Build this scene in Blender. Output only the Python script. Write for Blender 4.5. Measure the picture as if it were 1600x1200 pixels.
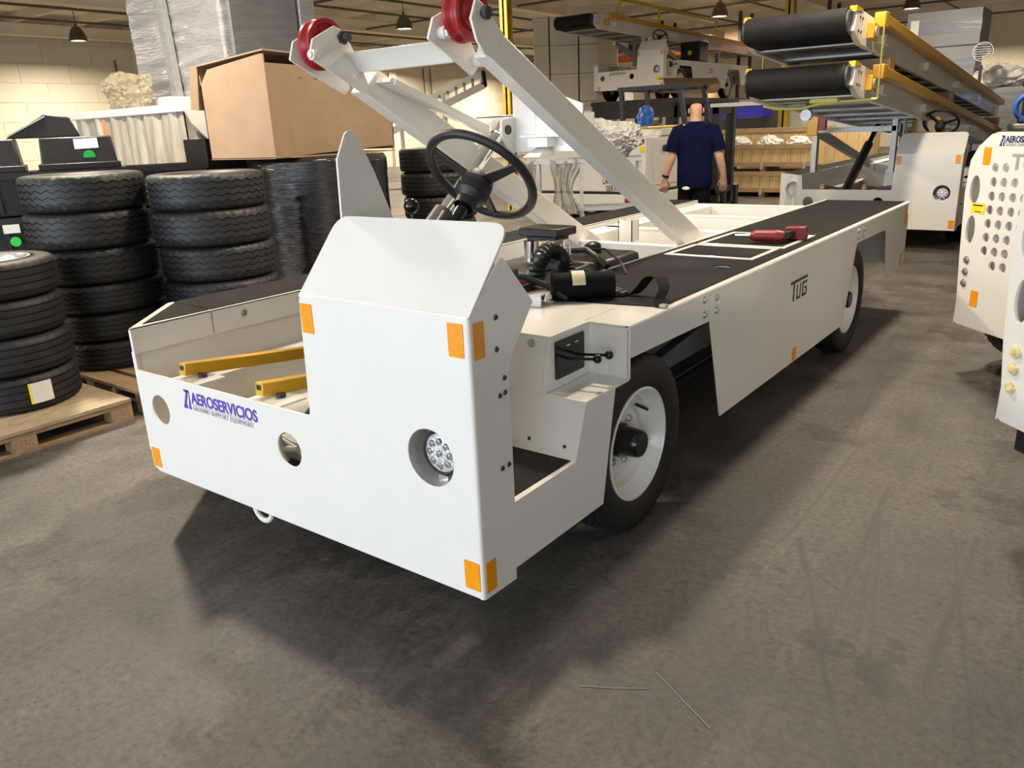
import bpy, bmesh, math, random
from mathutils import Matrix, Vector, noise
random.seed(7)
PI = math.pi
SC = bpy.context.scene
COL = SC.collection
for o in list(bpy.data.objects):
    bpy.data.objects.remove(o)

# ------------------------------------------------------------------ camera
def camera():
    yaw, pitch, roll, f = -0.65376084, 0.31364211, -0.04233856, 1233.96
    fw = Vector((math.sin(yaw)*math.cos(pitch), math.cos(yaw)*math.cos(pitch), -math.sin(pitch)))
    r = Vector((math.cos(yaw), -math.sin(yaw), 0)); u = r.cross(fw)
    c, s = math.cos(roll), math.sin(roll)
    r2 = c*r + s*u; u2 = -s*r + c*u
    m = Matrix((r2, u2, -fw)).transposed().to_4x4()
    m.translation = Vector((1.3455, -1.575, 1.6))
    cd = bpy.data.cameras.new('camera'); co = bpy.data.objects.new('camera', cd)
    cd.sensor_width = 36; cd.lens = f*36/1600; cd.clip_start = .05; cd.clip_end = 200
    co.matrix_world = m; COL.objects.link(co); SC.camera = co
camera()

# ------------------------------------------------------------------ light
SC.view_settings.view_transform = 'Standard'
SC.view_settings.look = 'None'
SC.view_settings.gamma = 1
SC.view_settings.use_curve_mapping = False
SC.view_settings.exposure = -0.10
W = bpy.data.worlds.new('world'); SC.world = W; W.use_nodes = True
W.node_tree.nodes['Background'].inputs[0].default_value = (.72, .83, 1, 1)
W.node_tree.nodes['Background'].inputs[1].default_value = .6
LAMP_COL = (1, .85, .66)
LAMP_W = 620
DAY_W = 800
def area(name, loc, size, sizey, energy, col, rot):
    l = bpy.data.lights.new(name, 'AREA'); l.shape = 'RECTANGLE'; l.size = size; l.size_y = sizey
    l.energy = energy; l.color = col
    o = bpy.data.objects.new(name, l); o.location = loc; o.rotation_euler = rot; COL.objects.link(o)
    return o
# daylight entering through the open dock door in the front wall
area('daylight_dock_door', (-4.2, -7.9, 2.1), 7.0, 4.0, DAY_W, (.84, .92, 1), (PI/2, 0, 0))

area('added_door_fill', (5.0, -7.9, 2.1), 6.0, 4.0, 280, (.86, .93, 1), (PI/2, 0, 0))  # added fill light that brightens the loader behind and the right-hand sides

# ------------------------------------------------------------------ materials
MATS = {}
def new_mat(name):
    m = bpy.data.materials.new(name); m.use_nodes = True
    nt = m.node_tree; b = nt.nodes['Principled BSDF']
    MATS[name] = m
    return m, nt, b
def N(nt, t, **k):
    n = nt.nodes.new(t)
    for a, v in k.items():
        if a.startswith('i_'):
            key = a[2:]; key = int(key) if key.isdigit() else key.replace('_', ' ')
            n.inputs[key].default_value = v
        else: setattr(n, a, v)
    return n
def L(nt, a, b): nt.links.new(a, b)
def ramp(nt, fac, stops):
    r = nt.nodes.new('ShaderNodeValToRGB'); e = r.color_ramp.elements
    while len(e) < len(stops): e.new(.5)
    for i, (p, c) in enumerate(stops):
        e[i].position = p; e[i].color = (c[0], c[1], c[2], 1) if len(c) > 2 else (c[0],)*3+(1,)
    L(nt, fac, r.inputs[0]); return r
def coords(nt, scale=(1, 1, 1)):
    tc = N(nt, 'ShaderNodeTexCoord'); mp = N(nt, 'ShaderNodeMapping'); mp.inputs['Scale'].default_value = scale
    L(nt, tc.outputs['Object'], mp.inputs[0]); return mp.outputs[0]
def noise_n(nt, vec, scale, detail=4, rough=.55):
    n = N(nt, 'ShaderNodeTexNoise'); n.inputs['Scale'].default_value = scale
    n.inputs['Detail'].default_value = detail; n.inputs['Roughness'].default_value = rough
    L(nt, vec, n.inputs['Vector']); return n
def simple(name, col, rough=.5, metal=0, coat=0, var=.06, vscale=6, bump=0, bscale=80, trans=0, spec=None, stretch=(1, 1, 1)):
    m, nt, b = new_mat(name)
    v = coords(nt, stretch)
    n = noise_n(nt, v, vscale)
    lo = tuple(max(0, c*(1-var)) for c in col); hi = tuple(min(1, c*(1+var)) for c in col)
    r = ramp(nt, n.outputs['Fac'], [(.3, lo), (.7, hi)])
    L(nt, r.outputs[0], b.inputs['Base Color'])
    b.inputs['Roughness'].default_value = rough; b.inputs['Metallic'].default_value = metal
    b.inputs['Coat Weight'].default_value = coat; b.inputs['Coat Roughness'].default_value = .08
    b.inputs['Transmission Weight'].default_value = trans
    if spec is not None: b.inputs['Specular IOR Level'].default_value = spec
    if bump:
        n2 = noise_n(nt, v, bscale, 3)
        bp = N(nt, 'ShaderNodeBump'); bp.inputs['Strength'].default_value = bump; bp.inputs['Distance'].default_value = .01
        L(nt, n2.outputs['Fac'], bp.inputs['Height']); L(nt, bp.outputs[0], b.inputs['Normal'])
    return m
simple('white_paint', (.80, .785, .745), .28, coat=.35, var=.012)
simple('white_plain', (.74, .73, .69), .5, var=.03)
simple('grey_paint', (.33, .33, .33), .45, var=.06)
simple('steel', (.55, .55, .54), .35, metal=.9, var=.08, vscale=20)
simple('galv', (.42, .43, .43), .45, metal=.6, var=.12, vscale=15)
simple('chrome', (.85, .85, .85), .1, metal=1, var=.02)
simple('black_plastic', (.012, .012, .013), .38, var=.2, bump=.15, bscale=60)
simple('black_gloss', (.008, .008, .009), .15, var=.1)
simple('black_paint', (.02, .02, .022), .35, var=.15)
simple('dark_metal', (.06, .06, .062), .45, metal=.4, var=.25)
simple('rubber', (.011, .0115, .0128), .55, var=.25, vscale=9, bump=.12, bscale=50)
simple('rubber_dark', (.010, .010, .0105), .6, var=.25, vscale=9, bump=.12, bscale=50)
simple('wheel_black', (.016, .016, .017), .5, var=.15, bump=.1, bscale=200)
simple('belt', (.008, .008, .009), .7, var=.3, vscale=14, bump=.25, bscale=90, spec=.25)
simple('yellow', (.60, .33, .015), .38, coat=.2, var=.08)
simple('safety_yellow', (.72, .50, .02), .4, var=.06)
simple('post_yellow', (.42, .29, .02), .5, var=.15)
simple('strap_yellow', (.62, .60, .12), .6, var=.1)
simple('sticker_yellow', (.85, .72, .02), .4, var=.03)
simple('red_paint', (.35, .012, .02), .32, coat=.2, var=.2, vscale=18)
simple('tool_red', (.20, .012, .014), .4, var=.25, vscale=30)
simple('orange', (.55, .12, .02), .5, var=.1)
simple('tape_orange', (.9, .25, .08), .5, var=.05)
simple('green_dot', (.03, .55, .08), .4, var=.05)
simple('blue_post', (.012, .018, .028), .5, var=.1)
simple('blue', (.02, .10, .42), .45, var=.15)
simple('royal', (.02, .02, .42), .45, var=.1)
simple('magenta', (.35, .01, .16), .5, var=.1)
simple('purple_print', (.10, .045, .42), .45, var=.03)
simple('navy_print', (.012, .014, .11), .45, var=.03)
simple('wire', (.30, .28, .24), .5)
simple('grey_print', (.36, .35, .40), .5, var=.03)
simple('black_print', (.012, .012, .012), .5, var=.03)
simple('label_white', (.75, .74, .70), .5, var=.05, vscale=60)
simple('foam_white', (.66, .60, .49), .6, var=.05, vscale=3)
simple('grey_carton', (.24, .245, .255), .45, var=.08, vscale=2)
simple('tarp', (.60, .58, .55), .5, var=.06)
simple('skin', (.52, .29, .20), .5, var=.08, vscale=25)
simple('shirt', (.0035, .005, .026), .9, var=.2, vscale=8, spec=.08)
simple('trousers', (.005, .005, .006), .9, var=.2, spec=.1)
simple('shoe', (.015, .014, .014), .5, var=.1)
simple('webbing', (.006, .006, .0065), .8, var=.15, bump=.3, bscale=160, spec=.12)
simple('tag_paper', (.62, .55, .38), .6, var=.1, vscale=40)
simple('glue', (.75, .60, .30), .3, var=.25, vscale=40)
simple('grey_bezel', (.62, .61, .58), .22, metal=.3, var=.05)
simple('dark_strap_shade', (.03, .028, .025), .8)
simple('lamp_shell', (.10, .09, .075), .4, metal=.5, var=.1)
simple('grey_bag', (.36, .35, .33), .25, var=.2, vscale=9, bump=.8, bscale=18)

def reflector():
    m, nt, b = new_mat('reflector')
    v = coords(nt, (1, 1, 1))
    w = N(nt, 'ShaderNodeTexNoise'); w.inputs['Scale'].default_value = 120; L(nt, v, w.inputs['Vector'])
    r = ramp(nt, w.outputs['Fac'], [(.3, (.82, .28, .004)), (.7, (.92, .36, .008))])
    L(nt, r.outputs[0], b.inputs['Base Color']); b.inputs['Roughness'].default_value = .3
reflector()
def grip():
    m, nt, b = new_mat('grip')
    v = coords(nt)
    n1 = noise_n(nt, v, 260, 2); n2 = noise_n(nt, v, 3.5, 5)
    r1 = ramp(nt, n1.outputs['Fac'], [(.35, (.006, .006, .0065)), (.62, (.015, .015, .015)), (.8, (.07, .068, .064))])
    r2 = ramp(nt, n2.outputs['Fac'], [(.3, (.7,)), (.75, (1.5,))])
    mx = N(nt, 'ShaderNodeMix', data_type='RGBA', blend_type='MULTIPLY'); mx.inputs[0].default_value = 1
    L(nt, r1.outputs[0], mx.inputs[6]); L(nt, r2.outputs[0], mx.inputs[7]); L(nt, mx.outputs[2], b.inputs['Base Color'])
    b.inputs['Roughness'].default_value = .8; b.inputs['Specular IOR Level'].default_value = .12
    bp = N(nt, 'ShaderNodeBump'); bp.inputs['Strength'].default_value = .5; bp.inputs['Distance'].default_value = .003
    L(nt, n1.outputs['Fac'], bp.inputs['Height']); L(nt, bp.outputs[0], b.inputs['Normal'])
grip()
def film(name, base, hi, rough, stretch, bump, scale=14, spec=.6, alpha=1):
    m, nt, b = new_mat(name)
    v = coords(nt, stretch)
    n = noise_n(nt, v, scale, 5, .65); n.inputs['Distortion'].default_value = .4
    r = ramp(nt, n.outputs['Fac'], [(.35, base), (.7, hi)])
    L(nt, r.outputs[0], b.inputs['Base Color']); b.inputs['Roughness'].default_value = rough
    b.inputs['Coat Weight'].default_value = .7; b.inputs['Coat Roughness'].default_value = .12
    b.inputs['Specular IOR Level'].default_value = spec
    b.inputs['Alpha'].default_value = alpha
    bp = N(nt, 'ShaderNodeBump'); bp.inputs['Strength'].default_value = bump; bp.inputs['Distance'].default_value = .03
    L(nt, n.outputs['Fac'], bp.inputs['Height']); L(nt, bp.outputs[0], b.inputs['Normal'])
    L(nt, bp.outputs[0], b.inputs['Coat Normal'])
film('black_film', (.002, .002, .003), (.006, .006, .008), .06, (.25, .25, 26), .22, 5)
film('grey_film', (.20, .205, .215), (.28, .285, .295), .3, (.8, .8, 6), .5, 9)
film('grey_film_plain', (.12, .124, .132), (.16, .164, .172), .4, (.6, .6, 4), .2, 4)
film('clear_crumple', (.34, .30, .20), (.52, .47, .33), .1, (1, 1, 1), .5, 16, alpha=.5)
film('clear_wrap', (.22, .21, .19), (.48, .46, .42), .18, (2, 2, 1), .8, 9, alpha=.82)
film('drape', (.33, .31, .28), (.46, .44, .39), .35, (5, 5, .7), .5, 3)
film('white_crumple', (.62, .60, .55), (.76, .74, .70), .3, (1, 1, 1), .8, 14)

def cardboard(name, col):
    m, nt, b = new_mat(name)
    v = coords(nt)
    n = noise_n(nt, v, 3, 5); n2 = noise_n(nt, coords(nt, (1, 1, 14)), 22, 2)
    r = ramp(nt, n.outputs['Fac'], [(.3, tuple(c*.9 for c in col)), (.7, tuple(c*1.06 for c in col))])
    L(nt, r.outputs[0], b.inputs['Base Color']); b.inputs['Roughness'].default_value = .78
    bp = N(nt, 'ShaderNodeBump'); bp.inputs['Strength'].default_value = .08; bp.inputs['Distance'].default_value = .01
    L(nt, n2.outputs['Fac'], bp.inputs['Height']); L(nt, bp.outputs[0], b.inputs['Normal'])
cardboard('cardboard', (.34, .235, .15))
cardboard('cardboard_shade_kraft', (.27, .18, .107))  # darker copy paints shade on the box's side; also serves brown paper
def wood(name, a, c, stretch):
    m, nt, b = new_mat(name)
    v = coords(nt, stretch)
    n = noise_n(nt, v, 5, 6, .6); n.inputs['Distortion'].default_value = 1.2
    r = ramp(nt, n.outputs['Fac'], [(.3, a), (.72, c)])
    L(nt, r.outputs[0], b.inputs['Base Color']); b.inputs['Roughness'].default_value = .75
    bp = N(nt, 'ShaderNodeBump'); bp.inputs['Strength'].default_value = .25; bp.inputs['Distance'].default_value = .004
    L(nt, n.outputs['Fac'], bp.inputs['Height']); L(nt, bp.outputs[0], b.inputs['Normal'])
wood('wood', (.22, .135, .07), (.44, .30, .17), (1, 8, 8))
wood('wood_y', (.20, .125, .068), (.40, .28, .165), (8, 1, 8))
wood('crate_wood', (.40, .27, .12), (.58, .42, .21), (8, 8, 1))
wood('ply', (.26, .19, .11), (.46, .36, .24), (5, 1.2, 5))

def emis(name, col, s):
    m, nt, b = new_mat(name)
    b.inputs['Base Color'].default_value = (.1, .1, .1, 1)
    b.inputs['Emission Color'].default_value = (*col, 1); b.inputs['Emission Strength'].default_value = s
emis('bulb', (1, .88, .68), 14)
def lens():
    m, nt, b = new_mat('lens')
    v = coords(nt)
    w = N(nt, 'ShaderNodeTexVoronoi'); w.inputs['Scale'].default_value = 90; L(nt, v, w.inputs['Vector'])
    r = ramp(nt, w.outputs['Distance'], [(.1, (.9, .92, .95)), (.6, (.45, .48, .52))])
    L(nt, r.outputs[0], b.inputs['Base Color']); b.inputs['Roughness'].default_value = .12
    b.inputs['Coat Weight'].default_value = 1
    bp = N(nt, 'ShaderNodeBump'); bp.inputs['Strength'].default_value = .6; bp.inputs['Distance'].default_value = .004
    L(nt, w.outputs['Distance'], bp.inputs['Height']); L(nt, bp.outputs[0], b.inputs['Normal'])
lens()
def wall_mat():
    m, nt, b = new_mat('wall_paint')
    tc = N(nt, 'ShaderNodeTexCoord')
    n = noise_n(nt, tc.outputs['Object'], .5, 5)
    r = ramp(nt, n.outputs['Fac'], [(.3, (.62, .57, .45)), (.7, (.72, .67, .55))])
    L(nt, r.outputs[0], b.inputs['Base Color']); b.inputs['Roughness'].default_value = .7
wall_mat()
simple('ceiling_paint', (.78, .71, .58), .7, var=.1, vscale=.8)
simple('beam_paint', (.76, .69, .56), .6, var=.06, vscale=1)
simple('conduit', (.10, .085, .06), .6)

# floor: worn sealed concrete with stains, scuffs and scratch lines
def floor_mat():
    m, nt, b = new_mat('concrete')
    tc = N(nt, 'ShaderNodeTexCoord'); P = tc.outputs['Object']
    big = noise_n(nt, P, .55, 6, .6); mid = noise_n(nt, P, 2.6, 8, .65); fine = noise_n(nt, P, 38, 6, .7); grit = noise_n(nt, P, 190, 2, .5)
    base = ramp(nt, mid.outputs['Fac'], [(.25, (.054, .047, .040)), (.42, (.089, .078, .067)), (.58, (.120, .105, .090)), (.76, (.168, .148, .127))])
    bg = ramp(nt, big.outputs['Fac'], [(.32, (.55, .60, .60)), (.5, (.92,)), (.68, (1.16, 1.08, .99))])
    def mult(a, c, f=1.0, mode='MULTIPLY'):
        x = N(nt, 'ShaderNodeMix', data_type='RGBA', blend_type=mode); x.inputs[0].default_value = f
        L(nt, a, x.inputs[6]); L(nt, c, x.inputs[7]); return x.outputs[2]
    c = mult(base.outputs[0], bg.outputs[0])
    c = mult(c, ramp(nt, fine.outputs['Fac'], [(.3, (.55,)), (.5, (1,)), (.7, (1.3,))]).outputs[0])
    c = mult(c, ramp(nt, grit.outputs['Fac'], [(.25, (.45,)), (.33, (1,)), (.68, (1,)), (.76, (2.0, 1.9, 1.7))]).outputs[0], .8)
    vor = N(nt, 'ShaderNodeTexVoronoi'); vor.inputs['Scale'].default_value = 46; L(nt, P, vor.inputs['Vector'])
    c = mult(c, ramp(nt, vor.outputs['Distance'], [(.05, (2.6, 2.45, 2.2)), (.10, (1,))]).outputs[0], .75)
    vor2 = N(nt, 'ShaderNodeTexVoronoi'); vor2.inputs['Scale'].default_value = 9; L(nt, P, vor2.inputs['Vector'])
    c = mult(c, ramp(nt, vor2.outputs['Distance'], [(.025, (.25,)), (.06, (1,))]).outputs[0], .9)
    # dark oily patches with ragged edges
    patch = noise_n(nt, P, 1.15, 9, .72)
    pr = ramp(nt, patch.outputs['Fac'], [(.54, (1,)), (.58, (.60, .64, .61)), (.8, (.45, .48, .46))])
    c = mult(c, pr.outputs[0])
    # worn streaks along the driving direction
    mp = N(nt, 'ShaderNodeMapping'); mp.inputs['Rotation'].default_value = (0, 0, .5); mp.inputs['Scale'].default_value = (9, .7, 1)
    L(nt, P, mp.inputs[0]); st = noise_n(nt, mp.outputs[0], 1.6, 5, .6)
    c = mult(c, ramp(nt, st.outputs['Fac'], [(.3, (.82,)), (.6, (1.05,))]).outputs[0], .7)
    sx = N(nt, 'ShaderNodeSeparateXYZ'); L(nt, P, sx.inputs[0])
    wob = N(nt, 'ShaderNodeMath', operation='MULTIPLY_ADD'); L(nt, mid.outputs['Fac'], wob.inputs[0]); wob.inputs[1].default_value = .05; wob.inputs[2].default_value = -.025
    def mth(op, a, bb=None, cl=False):
        x = N(nt, 'ShaderNodeMath', operation=op); x.use_clamp = cl
        for i, q in enumerate((a, bb)):
            if q is None: continue
            if isinstance(q, (int, float)): x.inputs[i].default_value = q
            else: L(nt, q, x.inputs[i])
        return x.outputs[0]
    tot = None
    for (x0, y0, x1, y1, w, s) in SCRATCH:
        dx, dy = x1-x0, y1-y0; ln = math.hypot(dx, dy); ux, uy = dx/ln, dy/ln
        t = mth('ADD', mth('MULTIPLY', sx.outputs[0], ux), mth('ADD', mth('MULTIPLY', sx.outputs[1], uy), -(x0*ux+y0*uy)))
        d = mth('ABSOLUTE', mth('ADD', mth('ADD', mth('MULTIPLY', sx.outputs[0], -uy), mth('ADD', mth('MULTIPLY', sx.outputs[1], ux), x0*uy-y0*ux)), wob.outputs[0]))
        over = mth('MAXIMUM', mth('MULTIPLY', t, -1), mth('ADD', t, -ln))
        over = mth('MAXIMUM', over, 0)
        k = mth('SUBTRACT', 1, mth('DIVIDE', mth('ADD', d, over), w), True)
        k = mth('MULTIPLY', k, s)
        tot = k if tot is None else mth('MAXIMUM', tot, k)
    tot = mth('MULTIPLY', tot, ramp(nt, fine.outputs['Fac'], [(.35, (.3,)), (.6, (1,))]).outputs[0])
    x = N(nt, 'ShaderNodeMix', data_type='RGBA', blend_type='MIX'); L(nt, tot, x.inputs[0]); L(nt, c, x.inputs[6]); x.inputs[7].default_value = (.05, .048, .043, 1)
    L(nt, x.outputs[2], b.inputs['Base Color'])
    rr = ramp(nt, mid.outputs['Fac'], [(.3, (.52,)), (.7, (.72,))]); L(nt, rr.outputs[0], b.inputs['Roughness'])
    bp = N(nt, 'ShaderNodeBump'); bp.inputs['Strength'].default_value = .25; bp.inputs['Distance'].default_value = .004
    L(nt, fine.outputs['Fac'], bp.inputs['Height']); L(nt, bp.outputs[0], b.inputs['Normal'])
SCRATCH = [
    (0.54, 1.32, 1.01, 0.20, 0.020, 0.9),
    (0.79, 0.47, 1.03, 0.24, 0.012, 0.68),
    (1.11, 1.69, 1.11, 0.62, 0.020, 0.9),
    (0.76, 1.59, 0.85, 0.99, 0.012, 0.68),
    (0.50, 1.36, 0.48, 1.17, 0.012, 0.68),
    (0.65, 1.11, 0.85, 0.97, 0.012, 0.68),
    (0.49, 2.37, 0.50, 1.36, 0.014, 0.68),
    (-1.21, 0.15, -1.22, -0.26, 0.020, 0.68),
    (0.30, 0.73, 0.81, 0.10, 0.010, 0.68),
    (0.12, -0.04, 0.12, 0.34, 0.012, 0.68),
    (1.02, 1.70, 1.27, 0.43, 0.012, 0.68),
    (0.44, 0.28, 0.67, 0.14, 0.008, 0.68),
    (0.29, 0.09, 0.45, 0.19, 0.008, 0.68),
    (0.13, -0.34, 0.10, 0.09, 0.012, 0.68),
    (-1.53, -0.80, -1.73, -0.19, 0.020, 0.68),
    (-0.17, 0.06, 0.04, 0.07, 0.006, 0.68),
    (0.72, 1.99, 0.81, 0.71, 0.014, 0.68),
    (-0.30, 2.57, 1.24, 1.90, 0.012, 0.68),
    (-3.49, -0.04, -2.83, 0.47, 0.030, 0.68),
    (-0.00, 0.34, 0.29, -0.26, 0.010, 0.68),
    (0.28, 3.75, 0.46, 2.36, 0.014, 0.68),
    (0.72, 1.84, 0.93, 0.79, 0.012, 0.68),
    (-0.42, 0.12, -0.25, -0.26, 0.012, 0.68),
]
floor_mat()
# ------------------------------------------------------------------ mesh helpers
class MB:
    def __init__(s): s.v = []; s.f = []
    def add(s, vs, fs):
        o = len(s.v); s.v += [tuple(p) for p in vs]; s.f += [tuple(i+o for i in f) for f in fs]; return s
    def box(s, x0, x1, y0, y1, z0, z1):
        return s.hexa([(x0, y0, z0), (x1, y0, z0), (x1, y1, z0), (x0, y1, z0), (x0, y0, z1), (x1, y0, z1), (x1, y1, z1), (x0, y1, z1)])
    def hexa(s, p):
        return s.add(p, [(0, 3, 2, 1), (4, 5, 6, 7), (0, 1, 5, 4), (1, 2, 6, 5), (2, 3, 7, 6), (3, 0, 4, 7)])
    def prism(s, poly, ax, a, b):
        n = len(poly)
        def p3(q, t): return (t, q[0], q[1]) if ax == 0 else (q[0], t, q[1]) if ax == 1 else (q[0], q[1], t)
        vs = [p3(q, a) for q in poly] + [p3(q, b) for q in poly]
        return s.add(vs, [tuple(range(n))[::-1], tuple(range(n, 2*n))] + [(i, (i+1) % n, n+(i+1) % n, n+i) for i in range(n)])
    def bar(s, p0, p1, w, h, up=(0, 0, 1)):
        p0 = Vector(p0); p1 = Vector(p1); d = (p1-p0).normalized(); u = Vector(up); r = d.cross(u).normalized(); u = r.cross(d)
        vs = [p + r*a*w/2 + u*b*h/2 for p in (p0, p1) for a, b in ((-1, -1), (1, -1), (1, 1), (-1, 1))]
        return s.add(vs, [(0, 1, 2, 3), (7, 6, 5, 4), (0, 4, 5, 1), (1, 5, 6, 2), (2, 6, 7, 3), (3, 7, 4, 0)])
    def cyl(s, p0, p1, r0, r1=None, n=16, cap=True):
        r1 = r0 if r1 is None else r1
        p0 = Vector(p0); p1 = Vector(p1); d = (p1-p0).normalized()
        a = d.orthogonal().normalized(); b = d.cross(a)
        vs = [p + (a*math.cos(2*PI*i/n)+b*math.sin(2*PI*i/n))*r for p, r in ((p0, r0), (p1, r1)) for i in range(n)]
        fs = [(i, (i+1) % n, n+(i+1) % n, n+i) for i in range(n)]
        if cap: fs += [tuple(range(n))[::-1], tuple(range(n, 2*n))]
        return s.add(vs, fs)
    def tube(s, pts, r, n=8, closed=False, cap=True):
        P = [Vector(p) for p in pts]; m = len(P); rs = r if isinstance(r, (list, tuple)) else [r]*m
        t0 = (P[1]-P[0]).normalized(); a = t0.orthogonal().normalized(); vs = []
        for i, p in enumerate(P):
            if closed: t = (P[(i+1) % m]-P[i-1]).normalized()
            else: t = (P[min(i+1, m-1)]-P[max(i-1, 0)]).normalized()
            a = (a - t*a.dot(t)).normalized(); b = t.cross(a)
            vs += [p + (a*math.cos(2*PI*k/n)+b*math.sin(2*PI*k/n))*rs[i] for k in range(n)]
        fs = []
        for i in range(m if closed else m-1):
            j = (i+1) % m
            fs += [(i*n+k, i*n+(k+1) % n, j*n+(k+1) % n, j*n+k) for k in range(n)]
        if cap and not closed: fs += [tuple(range(n))[::-1], tuple(range((m-1)*n, m*n))]
        return s.add(vs, fs)
    def lathe(s, prof, org, axis, n=32, close=False):
        o = Vector(org); d = Vector(axis).normalized(); a = d.orthogonal().normalized(); b = d.cross(a); m = len(prof)
        vs = [o + d*h + (a*math.cos(2*PI*i/n)+b*math.sin(2*PI*i/n))*r for i in range(n) for r, h in prof]
        fs = []
        for i in range(n):
            j = (i+1) % n
            for k in range(m if close else m-1):
                l = (k+1) % m
                fs.append((i*m+k, j*m+k, j*m+l, i*m+l))
        return s.add(vs, fs)
    def sphere(s, c, r, n=14, sc=(1, 1, 1)):
        c = Vector(c); m = n//2
        prof = [(math.sin(PI*k/m), -math.cos(PI*k/m)) for k in range(m+1)]
        vs = []; fs = []
        for i in range(n):
            for (q, h) in prof:
                vs.append(c + Vector((q*math.cos(2*PI*i/n)*r*sc[0], q*math.sin(2*PI*i/n)*r*sc[1], h*r*sc[2])))
        for i in range(n):
            j = (i+1) % n
            fs += [(i*(m+1)+k, j*(m+1)+k, j*(m+1)+k+1, i*(m+1)+k+1) for k in range(m)]
        return s.add(vs, fs)
    def grid(s, fn, nu, nv, wrap=False):
        vs = [fn(i/nu, j/nv) for i in range(nu+(0 if wrap else 1)) for j in range(nv+1)]
        w = nv+1; M = nu if wrap else nu+1
        fs = [(i*w+j, ((i+1) % M)*w+j, ((i+1) % M)*w+j+1, i*w+j+1) for i in range(nu) for j in range(nv)]
        return s.add(vs, fs)
    def mesh(s, name, angle=35):
        me = bpy.data.meshes.new(name); me.from_pydata(s.v, [], s.f); me.validate(); 
        bm = bmesh.new(); bm.from_mesh(me); bmesh.ops.remove_doubles(bm, verts=bm.verts, dist=1e-5); bmesh.ops.recalc_face_normals(bm, faces=bm.faces); bm.to_mesh(me); bm.free()
        me.shade_smooth(); me.set_sharp_from_angle(angle=math.radians(angle)); return me
def link(name, me, mat, parent=None, label=None, M=None, bevel=0):
    if mat and not me.materials: me.materials.append(MATS[mat])
    o = bpy.data.objects.new(name, me); COL.objects.link(o); o.parent = parent
    if M is not None: o.matrix_local = M
    if label: o['label'] = label
    if bevel:
        b = o.modifiers.new('b', 'BEVEL'); b.width = bevel; b.segments = 2; b.limit_method = 'ANGLE'; b.harden_normals = False
    return o
def part(name, mb, mat, parent=None, label=None, bevel=0, angle=35):
    return link(name, mb.mesh(name, angle), mat, parent, label, bevel=bevel)
def tag(o, label, cat, group=None, kind=None):
    o['label'] = label; o['category'] = cat
    if group: o['group'] = group
    if kind: o['kind'] = kind
    return o
def thing(name, label, cat, loc=(0, 0, 0), rz=0, group=None):
    o = bpy.data.objects.new(name, None); COL.objects.link(o); o.location = loc; o.rotation_euler = (0, 0, rz)
    o.empty_display_size = .1
    return tag(o, label, cat, group)
def struct(name, mb, mat, parent=None, bevel=0):
    o = part(name, mb, mat, parent, bevel=bevel)
    if parent is None: o['kind'] = 'structure'
    return o
def copy_tree(o, parent=None):
    c = o.copy(); COL.objects.link(c); c.parent = parent
    for ch in list(o.children): copy_tree(ch, c)
    return c
def basis(u, v, o=(0, 0, 0)):
    u = Vector(u).normalized(); v = Vector(v).normalized(); n = u.cross(v)
    m = Matrix((u, v, n)).transposed().to_4x4(); m.translation = Vector(o); return m
FRONT = lambda y=0: basis((1, 0, 0), (0, 0, 1), (0, y, 0))       # u = x, v = z, normal -y
SIDE = lambda x=0: basis((0, 1, 0), (0, 0, 1), (x, 0, 0))        # u = y, v = z, normal +x
TOP = lambda z=0: basis((1, 0, 0), (0, 1, 0), (0, 0, z))
def fillet(poly, rad, seg=5):
    out = []; n = len(poly)
    for i, p in enumerate(poly):
        r = rad.get(i, 0) if isinstance(rad, dict) else rad
        if not r: out.append(p); continue
        p = Vector(p); a = Vector(poly[i-1])-p; b = Vector(poly[(i+1) % n])-p
        la, lb = a.length, b.length; a.normalize(); b.normalize()
        ang = a.angle(b); d = min(r/math.tan(ang/2), la*.45, lb*.45)
        A = p+a*d; B = p+b*d
        for k in range(seg+1):
            t = k/seg; q = A*(1-t)**2 + p*2*t*(1-t) + B*t*t; out.append((q.x, q.y))
    return out
def circ(c, r, n=28, sx=1, sy=1): return [(c[0]+math.cos(2*PI*i/n)*r*sx, c[1]+math.sin(2*PI*i/n)*r*sy) for i in range(n)]
def curve_mesh(name, loops, t, M, bev=0):
    cu = bpy.data.curves.new(name, 'CURVE'); cu.dimensions = '2D'; cu.fill_mode = 'BOTH'; cu.extrude = max(t/2-bev, 0); cu.bevel_depth = bev; cu.bevel_resolution = 1
    cu.offset = -bev
    for lp in loops:
        sp = cu.splines.new('POLY'); sp.points.add(len(lp)-1)
        for q, p in zip(sp.points, lp): q.co = (p[0], p[1], 0, 1)
        sp.use_cyclic_u = True
    ob = bpy.data.objects.new(name, cu); me = bpy.data.meshes.new_from_object(ob); bpy.data.objects.remove(ob); bpy.data.curves.remove(cu)
    me.name = name; me.transform(M); me.materials.clear()
    return me
def plate(name, outer, holes, t, M, mat, parent, label=None, inward=True, bev=0.0015):
    """sheet with cut-outs; its outer face lies in M's plane, thickness goes behind it"""
    M = M @ Matrix.Translation((0, 0, -t/2 if inward else t/2))
    me = curve_mesh(name, [outer]+list(holes), t, M, bev)
    me.shade_smooth(); me.set_sharp_from_angle(angle=math.radians(30))
    return link(name, me, mat, parent, label)
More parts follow.
